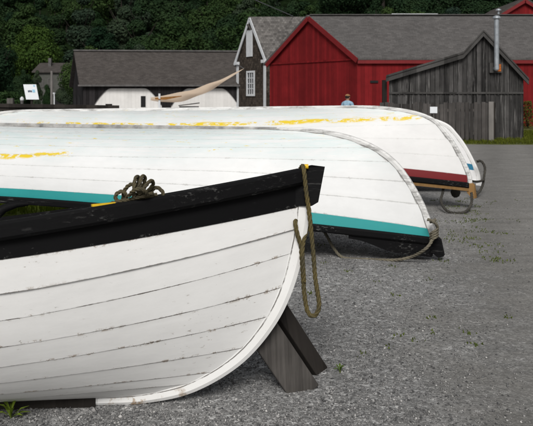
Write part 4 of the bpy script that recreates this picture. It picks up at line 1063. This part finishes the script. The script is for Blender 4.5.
# turf patches: a lawn by the shed, a grassy patch between the boats
def patch(name, pts, z, mat): return tag(MB().prism([(x, y, z) for x, y in pts], (0, 0, -0.05)).build(name, mat), kind='structure')
lawn = [(6.0, 24.6), (7.6, 24.3), (10.5, 24.2), (15, 24.6), (22, 25.4), (22, 38.9), (10.8, 38.9), (10.4, 31.5), (9.5, 26.95), (6.0, 26.9)]
patch('lawn', lawn, 0.02, M['turf'])
patch('grass_patch', [(-6.5, 9.6), (-2.6, 9.3), (-2.3, 10.4), (-2.6, 11.8), (-6.5, 12.0)], 0.01, M['moss'])
def inside(x, y, poly):
    c = False; n = len(poly)
    for i in range(n):
        (xa, ya), (xb, yb) = poly[i], poly[i - 1]
        if (ya > y) != (yb > y) and x < (xb - xa) * (y - ya) / (yb - ya) + xa: c = not c
    return c
def blades(name, pts, h, w, mat, kind='stuff', lean=0.45):
    vs = []; fs = []
    for (x, y, z) in pts:
        a = random.uniform(0, 6.283); hh = h * random.uniform(0.5, 1.2); l = hh * random.uniform(0.1, lean); b = random.uniform(0, 6.283)
        dx, dy = math.cos(a) * w / 2, math.sin(a) * w / 2; lx, ly = math.cos(b) * l, math.sin(b) * l; i = len(vs)
        vs += [(x - dx, y - dy, z), (x + dx, y + dy, z), (x + dx * 0.7 + lx * 0.4, y + dy * 0.7 + ly * 0.4, z + hh * 0.6), (x - dx * 0.7 + lx * 0.4, y - dy * 0.7 + ly * 0.4, z + hh * 0.6), (x + lx, y + ly, z + hh)]
        fs += [(i, i + 1, i + 2, i + 3), (i + 3, i + 2, i + 4)]
    return MB().add(vs, fs).build(name, mat)
random.seed(21)
gp_ = []
while len(gp_) < 9000:
    x, y = random.uniform(6.0, 14), random.uniform(24.2, 33)
    if inside(x, y, lawn): gp_.append((x, y, 0.015))
o = blades('lawn_grass', gp_, 0.11, 0.03, M['grass']); tag(o, 'short mown grass along the foot of the weathered shed', 'grass', kind='stuff')
gp_ = [(random.uniform(-6.4, -2.5), random.uniform(9.9, 11.7), 0.005) for _ in range(2600)]
o = blades('tall_grass', gp_, 0.13, 0.02, M['grass_tall']); tag(o, 'green grass growing between the upturned boats at left', 'grass', kind='stuff')
# weeds scattered through the gravel
wp = []
for _ in range(58):
    Y = random.uniform(6.6, 11.5); px = random.gauss(455 - (Y - 7) * -3, 26) if random.random() < 0.8 else random.uniform(330, 520)
    if Y < 7.6 and px < 440: continue
    x = (px - CX) / F * Y; n = random.randint(4, 26)
    for _k in range(n): wp.append((x + random.gauss(0, 0.055), Y + random.gauss(0, 0.06), 0))
for _ in range(26):
    Y = random.uniform(4.0, 8.0); x = random.uniform(0.35, 2.6)
    for _k in range(random.randint(4, 14)): wp.append((x + random.gauss(0, 0.025), Y + random.gauss(0, 0.03), 0))
o = blades('gravel_weeds', wp, 0.020, 0.013, M['weed'], lean=1.2); tag(o, 'low green weeds scattered in the gravel round the boat bows', 'weeds', kind='stuff')

# loose stones lying on the gravel
def pebbles(n):
    base = np.array([(1, 0, 0), (-1, 0, 0), (0, 1, 0), (0, -1, 0), (0, 0, 1), (0, 0, -1)], float)
    tri = np.array([(0, 2, 4), (2, 1, 4), (1, 3, 4), (3, 0, 4), (2, 0, 5), (1, 2, 5), (3, 1, 5), (0, 3, 5)])
    Y = 3.2 + 8.5 * rng.random(n) ** 1.9; X = (rng.random(n) * 1.05 - 0.50) * 0.80 * Y
    keep = (X < Y * 0.245 - 0.5 + 0.9 * rng.random(n)) | (rng.random(n) < 0.10)
    X, Y = X[keep], Y[keep]; n = len(X)
    s = 0.0028 + 0.0055 * rng.random(n) ** 2.6
    s[rng.random(n) < 0.006] *= 1.9
    V = base[None] * (1 + 0.5 * (rng.random((n, 6, 1)) - 0.5)) * s[:, None, None] * (0.7 + 0.6 * rng.random((n, 1, 3))) + rng.normal(0, 0.15, (n, 6, 3)) * s[:, None, None]
    V[:, :, 2] *= 0.75
    a = rng.random(n) * 6.283; c, si = np.cos(a)[:, None], np.sin(a)[:, None]
    x, y = V[:, :, 0] * c - V[:, :, 1] * si, V[:, :, 0] * si + V[:, :, 1] * c
    V[:, :, 0], V[:, :, 1] = x + X[:, None], y + Y[:, None]; V[:, :, 2] += (s * 0.4)[:, None]
    T = (tri[None] + 6 * np.arange(n)[:, None, None]).reshape(-1, 3)
    me = bpy.data.meshes.new('loose_stones'); me.vertices.add(n * 6); me.vertices.foreach_set('co', V.reshape(-1))
    me.loops.add(T.size); me.loops.foreach_set('vertex_index', T.reshape(-1).astype(np.int32))
    me.polygons.add(len(T)); me.polygons.foreach_set('loop_start', np.arange(0, T.size, 3, dtype=np.int32))
    me.update(); me.validate(); me.materials.append(M['pebble'])
    o = bpy.data.objects.new('loose_stones', me); col.objects.link(o)
    return tag(o, 'loose grey and pale stones lying on the gravel', 'gravel', kind='stuff')
pebbles(90000)

# single weeds close by
def weed(name, loc, s, n, label):
    root = empty(name, loc, 0, label, 'plant'); lv = MB()
    for k in range(n):
        a = 2 * math.pi * k / n + random.uniform(-0.3, 0.3); l = s * random.uniform(0.7, 1.15); el = random.uniform(0.25, 1.1)
        d_ = Vector((math.cos(a) * math.cos(el), math.sin(a) * math.cos(el), math.sin(el))); sd = Vector((-math.sin(a), math.cos(a), 0)) * (s * 0.11)
        h0 = Vector((0, 0, s * 0.15 * random.random() * 3)); p1 = h0 + d_ * l * 0.5 + Vector((0, 0, 0.01)); p2 = h0 + d_ * l - Vector((0, 0, l * 0.12))
        lv.add([h0, p1 + sd, p2, p1 - sd, p1 - Vector((0, 0, s * 0.03))], [(0, 4, 1), (1, 4, 2), (2, 4, 3), (3, 4, 0)])
    lv.build('leaf_rosette', M['weed_fresh'], root)
    st = MB(); st.tube([(0, 0, 0), (0.003, 0, s * 0.5)], [0.004, 0.002], 6); st.build('stem', M['weed'], root)
p = W(13, 408, 3.70); weed('weed_plant', (p.x, p.y - 0.03, 0.0), 0.105, 12, 'green weed growing by the gravel at bottom left under the near boat')
p = W(340, 373, 4.28); weed('weed_plant', (p.x, p.y, 0.0), 0.055, 8, 'small green weed growing beside the foot of the dark support plank')
# rusty bush by the right barn wall
def bush(name, loc, r, h, n, mats, label):
    root = empty(name, loc, 0, label, 'shrub')
    for mt, k in mats:
        pts = []
        lf_ = MB(); vs = []; fs = []
        for _ in range(k):
            a = random.uniform(0, 6.283); q = r * math.sqrt(random.random()); z = h * random.random() ** 0.8
            q *= (1 - 0.55 * z / h); p = Vector((q * math.cos(a), q * math.sin(a), z)); s = random.uniform(0.04, 0.09)
            u = Vector((random.gauss(0, 1), random.gauss(0, 1), random.gauss(0, 1))).normalized(); v_ = u.orthogonal().normalized(); i = len(vs)
            vs += [p - u * s, p + v_ * s * 0.5, p + u * s, p - v_ * s * 0.5]; fs.append((i, i + 1, i + 2, i + 3))
        lf_.add(vs, fs).build('leaves', M[mt], root)
    st = MB()
    for k in range(7):
        a = 6.283 * k / 7; st.tube([(0, 0, 0), (r * 0.5 * math.cos(a), r * 0.5 * math.sin(a), h * 0.8)], [0.02, 0.005], 5)
    st.build('stems', M['bark'], root)
p = W(527.5, 125, 36); bush('shrub', (p.x, 36, 0), 0.42, 1.35, 0, (('dry', 460),), 'small green and rusty shrub by the red wall right of the weathered shed')
bush('shrub', (W(8, 100, 26).x, 26, 0), 0.7, 1.75, 0, (('leaf_mid', 900),), 'dark green bush behind the timber rail fence at far left')

# ------------------------------------------------------------------ trees
def crown_mesh(seed, rx, h0, h1, n, leaf, lobes=10, pointed=False):
    r = np.random.default_rng(seed); H = h1 - h0
    C = []; 
    for i in range(lobes):
        a = r.random() * 6.283; z = r.random(); 
        env = math.sqrt(max(0.05, 1 - (2 * z - 0.85) ** 2 / 1.35)) if not pointed else (1.05 - z) ** 0.8
        q = rx * 0.68 * env * math.sqrt(r.random())
        s = rx * (0.19 + 0.26 * r.random() ** 1.5) * (0.65 + 0.35 * env)
        C.append((q * math.cos(a), q * math.sin(a), h0 + H * (0.12 + 0.76 * z), s))
    C.append((0, 0, h0 + H * 0.45, rx * 0.6)); C = np.array(C)
    pk = C[:, 3] ** 2; idx = r.choice(len(C), n, p=pk / pk.sum())
    d = r.normal(size=(n, 3)); d /= np.linalg.norm(d, axis=1)[:, None]
    d[:, 2] = np.where(r.random(n) < 0.35, np.abs(d[:, 2]), d[:, 2])
    rad = C[idx, 3] * (0.55 + 0.5 * r.random(n) ** 0.6)
    P = C[idx, :3] + d * rad[:, None] * np.array([1, 1, 0.85])
    nr = d + r.normal(0, 0.45, (n, 3)) + np.array([0, 0, 0.35]); nr /= np.linalg.norm(nr, axis=1)[:, None]
    t = np.cross(nr, r.normal(size=(n, 3))); t /= np.linalg.norm(t, axis=1)[:, None]; b = np.cross(nr, t)
    s = leaf * (0.6 + 0.8 * r.random(n)); s1 = s[:, None]; s2 = (s * (0.45 + 0.35 * r.random(n)))[:, None]
    V = np.stack([P - t * s1, P + b * s2 - nr * s1 * 0.15, P + t * s1, P - b * s2 - nr * s1 * 0.15], 1)
    me = bpy.data.meshes.new('crown'); me.vertices.add(n * 4); me.vertices.foreach_set('co', V.reshape(-1))
    li = np.arange(n * 4, dtype=np.int32); me.loops.add(n * 4); me.loops.foreach_set('vertex_index', li)
    me.polygons.add(n); me.polygons.foreach_set('loop_start', np.arange(0, n * 4, 4, dtype=np.int32)); me.update(); me.validate()
    return me
def trunk_mb(h, r0, rx, seed):
    rd_ = random.Random(seed); mb = MB()
    mb.tube([(0, 0, -0.5), (0.05, 0, h * 0.3), (-0.05, 0.06, h * 0.6), (0.02, 0, h * 0.88)], [r0, r0 * 0.8, r0 * 0.5, r0 * 0.12], 8)
    for k in range(7):
        a = rd_.uniform(0, 6.283); z = h * rd_.uniform(0.3, 0.65); q = rx * rd_.uniform(0.5, 0.8)
        mb.tube([(0, 0, z), (q * 0.5 * math.cos(a), q * 0.5 * math.sin(a), z + h * 0.09), (q * math.cos(a), q * math.sin(a), z + h * 0.22)], [r0 * 0.3, r0 * 0.18, r0 * 0.05], 6)
    return mb
TREE_LABEL = 'dark broadleaf tree among many on the wooded hillside behind the buildings'
protos = []
for i, (rx, h0, h1, lobes, pt_) in enumerate(((3.4, 1.2, 9.5, 22, False), (2.9, 1.0, 10.5, 20, False), (4.0, 1.5, 9.0, 26, False), (2.6, 0.6, 11.0, 24, True), (3.6, 0.8, 8.2, 24, False))):
    protos.append((crown_mesh(100 + i, rx, h0, h1, 16000, 0.125, lobes, pt_), trunk_mb(h1 * 0.95, 0.22, rx, i)))
tree_protos = {}
def tree(i, mat, x, y, z, s, rz, label, group='trees on the wooded hillside', own=False):
    key = (i, mat)
    if key not in tree_protos:
        root = empty('broadleaf_tree', (x, y, z), rz, label, 'tree', group)
        cm = protos[i][0].copy(); cm.materials.clear(); cm.materials.append(M[mat])
        c = bpy.data.objects.new('crown', cm); col.objects.link(c); c.parent = root
        protos[i][1].build('trunk', M['bark'], root)
        tree_protos[key] = root
    else:
        root = copy_tree(tree_protos[key]); root['label'] = label
        if group: root['group'] = group
    if not group and 'group' in root: del root['group']
    root.location = (x, y, z); root.rotation_euler = (0, 0, rz); root.scale = (s * 1.0, s * 1.0, s)
    return root
random.seed(99)
rows = [(80, 4.2, 0.85), (87, 4.4, 0.95), (95, 4.8, 1.0), (105, 5.2, 1.1), (117, 5.6, 1.15), (131, 6.2, 1.25), (147, 7.0, 1.35), (166, 8.0, 1.5), (190, 9.5, 1.6)]
mats = ['leaf_dark', 'leaf_dark', 'leaf_mid', 'leaf_dark', 'leaf_grey', 'leaf_mid']
for Y, sp, s in rows:
    hw = Y * 0.44; x = -hw + random.uniform(0, sp)
    while x < hw:
        yy = Y + random.uniform(-3, 3)
        if not (Y < 90 and -27 < x < -16):
            tree(random.randrange(5), random.choice(mats), x, yy, hill_z(x, yy) - 0.2, s * random.uniform(0.68, 1.32), random.uniform(0, 6.28), TREE_LABEL)
        x += sp * random.uniform(0.8, 1.2)
# nearer trees one can pick out
def ntree(i, mat, px, topy, Y, label, sc=1.0, rz=0.5):
    hs = (9.5, 10.5, 9.0, 11.0, 8.2)[i]; zt = EYE - (topy - HY) / F * Y
    t = tree(i, mat, (px - CX) / F * Y, Y, 0, zt / hs, rz, label, group=None); k = zt / hs
    t.scale = (k * sc, k * sc, k); return t
ntree(2, 'leaf_bright', 36, 22, 80, 'broad tree with leaves coloured brighter to look sunlit, above the tilted sign', 0.95)
ntree(2, 'leaf_mid', 86, 43, 64, 'low rounded olive green tree rising over the left end of the boat shed roof', 0.95, 2.2)
ntree(0, 'leaf_dark', -2, 30, 66, 'dark tree at the far left edge behind the timber rail fence', 0.9, 4.0)
ntree(0, 'leaf_dark', 22, 66, 60, 'small dark tree left of the pale house', 0.75, 1.0)
ntree(1, 'leaf_grey', 37, 68, 66, 'slim grey green tree against the left wall of the pale house', 0.5, 0.8)
ntree(4, 'leaf_mid', 47, 84, 64, 'small leafy tree in front of the pale house', 0.55, 3.3)
ntree(4, 'leaf_grey', 66, 74, 68, 'small grey green tree between the pale house and the boat shed', 0.8, 1.9)
ntree(4, 'leaf_mid', 244, 8, 84, 'mid green tree rising behind the roof of the shingled house', 1.0, 1.4)
ntree(1, 'leaf_dark', 100, 22, 78, 'dark tall tree behind the boat shed roof at left', 1.15, 2.9)
ntree(4, 'leaf_mid', 412, 10, 86, 'green treetop just showing over the ridge of the long red barn', 0.9, 0.2)

# ------------------------------------------------------------------ light
w = bpy.data.worlds.new('World'); scn.world = w; w.use_nodes = True
nt = w.node_tree; bg = nt.nodes['Background']
sky = nt.nodes.new('ShaderNodeTexSky'); sky.sky_type = 'NISHITA'; sky.sun_disc = False
EL, AZ = R(42), R(184)                    # sun height and compass direction (0 = +Y, clockwise)
sky.sun_elevation = EL; sky.sun_rotation = AZ; sky.air_density = 1.0; sky.dust_density = 4.0; sky.ozone_density = 1.0
hs = nt.nodes.new('ShaderNodeHueSaturation'); hs.inputs['Saturation'].default_value = 0.22      # thin overcast
nt.links.new(sky.outputs[0], hs.inputs['Color']); nt.links.new(hs.outputs[0], bg.inputs['Color'])
bg.inputs['Strength'].default_value = 0.075
sl = bpy.data.lights.new('sun', 'SUN'); sl.energy = 2.35; sl.angle = R(22); sl.color = (1.0, 0.97, 0.93)
so = bpy.data.objects.new('sun', sl); col.objects.link(so)
dirv = Vector((math.sin(AZ) * math.cos(EL), math.cos(AZ) * math.cos(EL), math.sin(EL)))
so.rotation_euler = dirv.to_track_quat('Z', 'Y').to_euler(); so.location = (0, -10, 30)

# ------------------------------------------------------------------ camera
cd = bpy.data.cameras.new('camera'); cam = bpy.data.objects.new('camera', cd); col.objects.link(cam)
cam.location = (0, 0, EYE); cam.rotation_euler = (R(90), 0, 0)
cd.sensor_width = 36; cd.lens = 36 * F / 533; cd.shift_y = -(213 - HY) / 533
cd.clip_start = 0.1; cd.clip_end = 2000
cd.dof.use_dof = True; cd.dof.focus_distance = 4.6; cd.dof.aperture_fstop = 8
scn.camera = cam
scn.view_settings.view_transform = 'Standard'; scn.view_settings.look = 'None'
scn.view_settings.exposure = 0.0; scn.view_settings.gamma = 1.0
scn.view_settings.use_curve_mapping = False
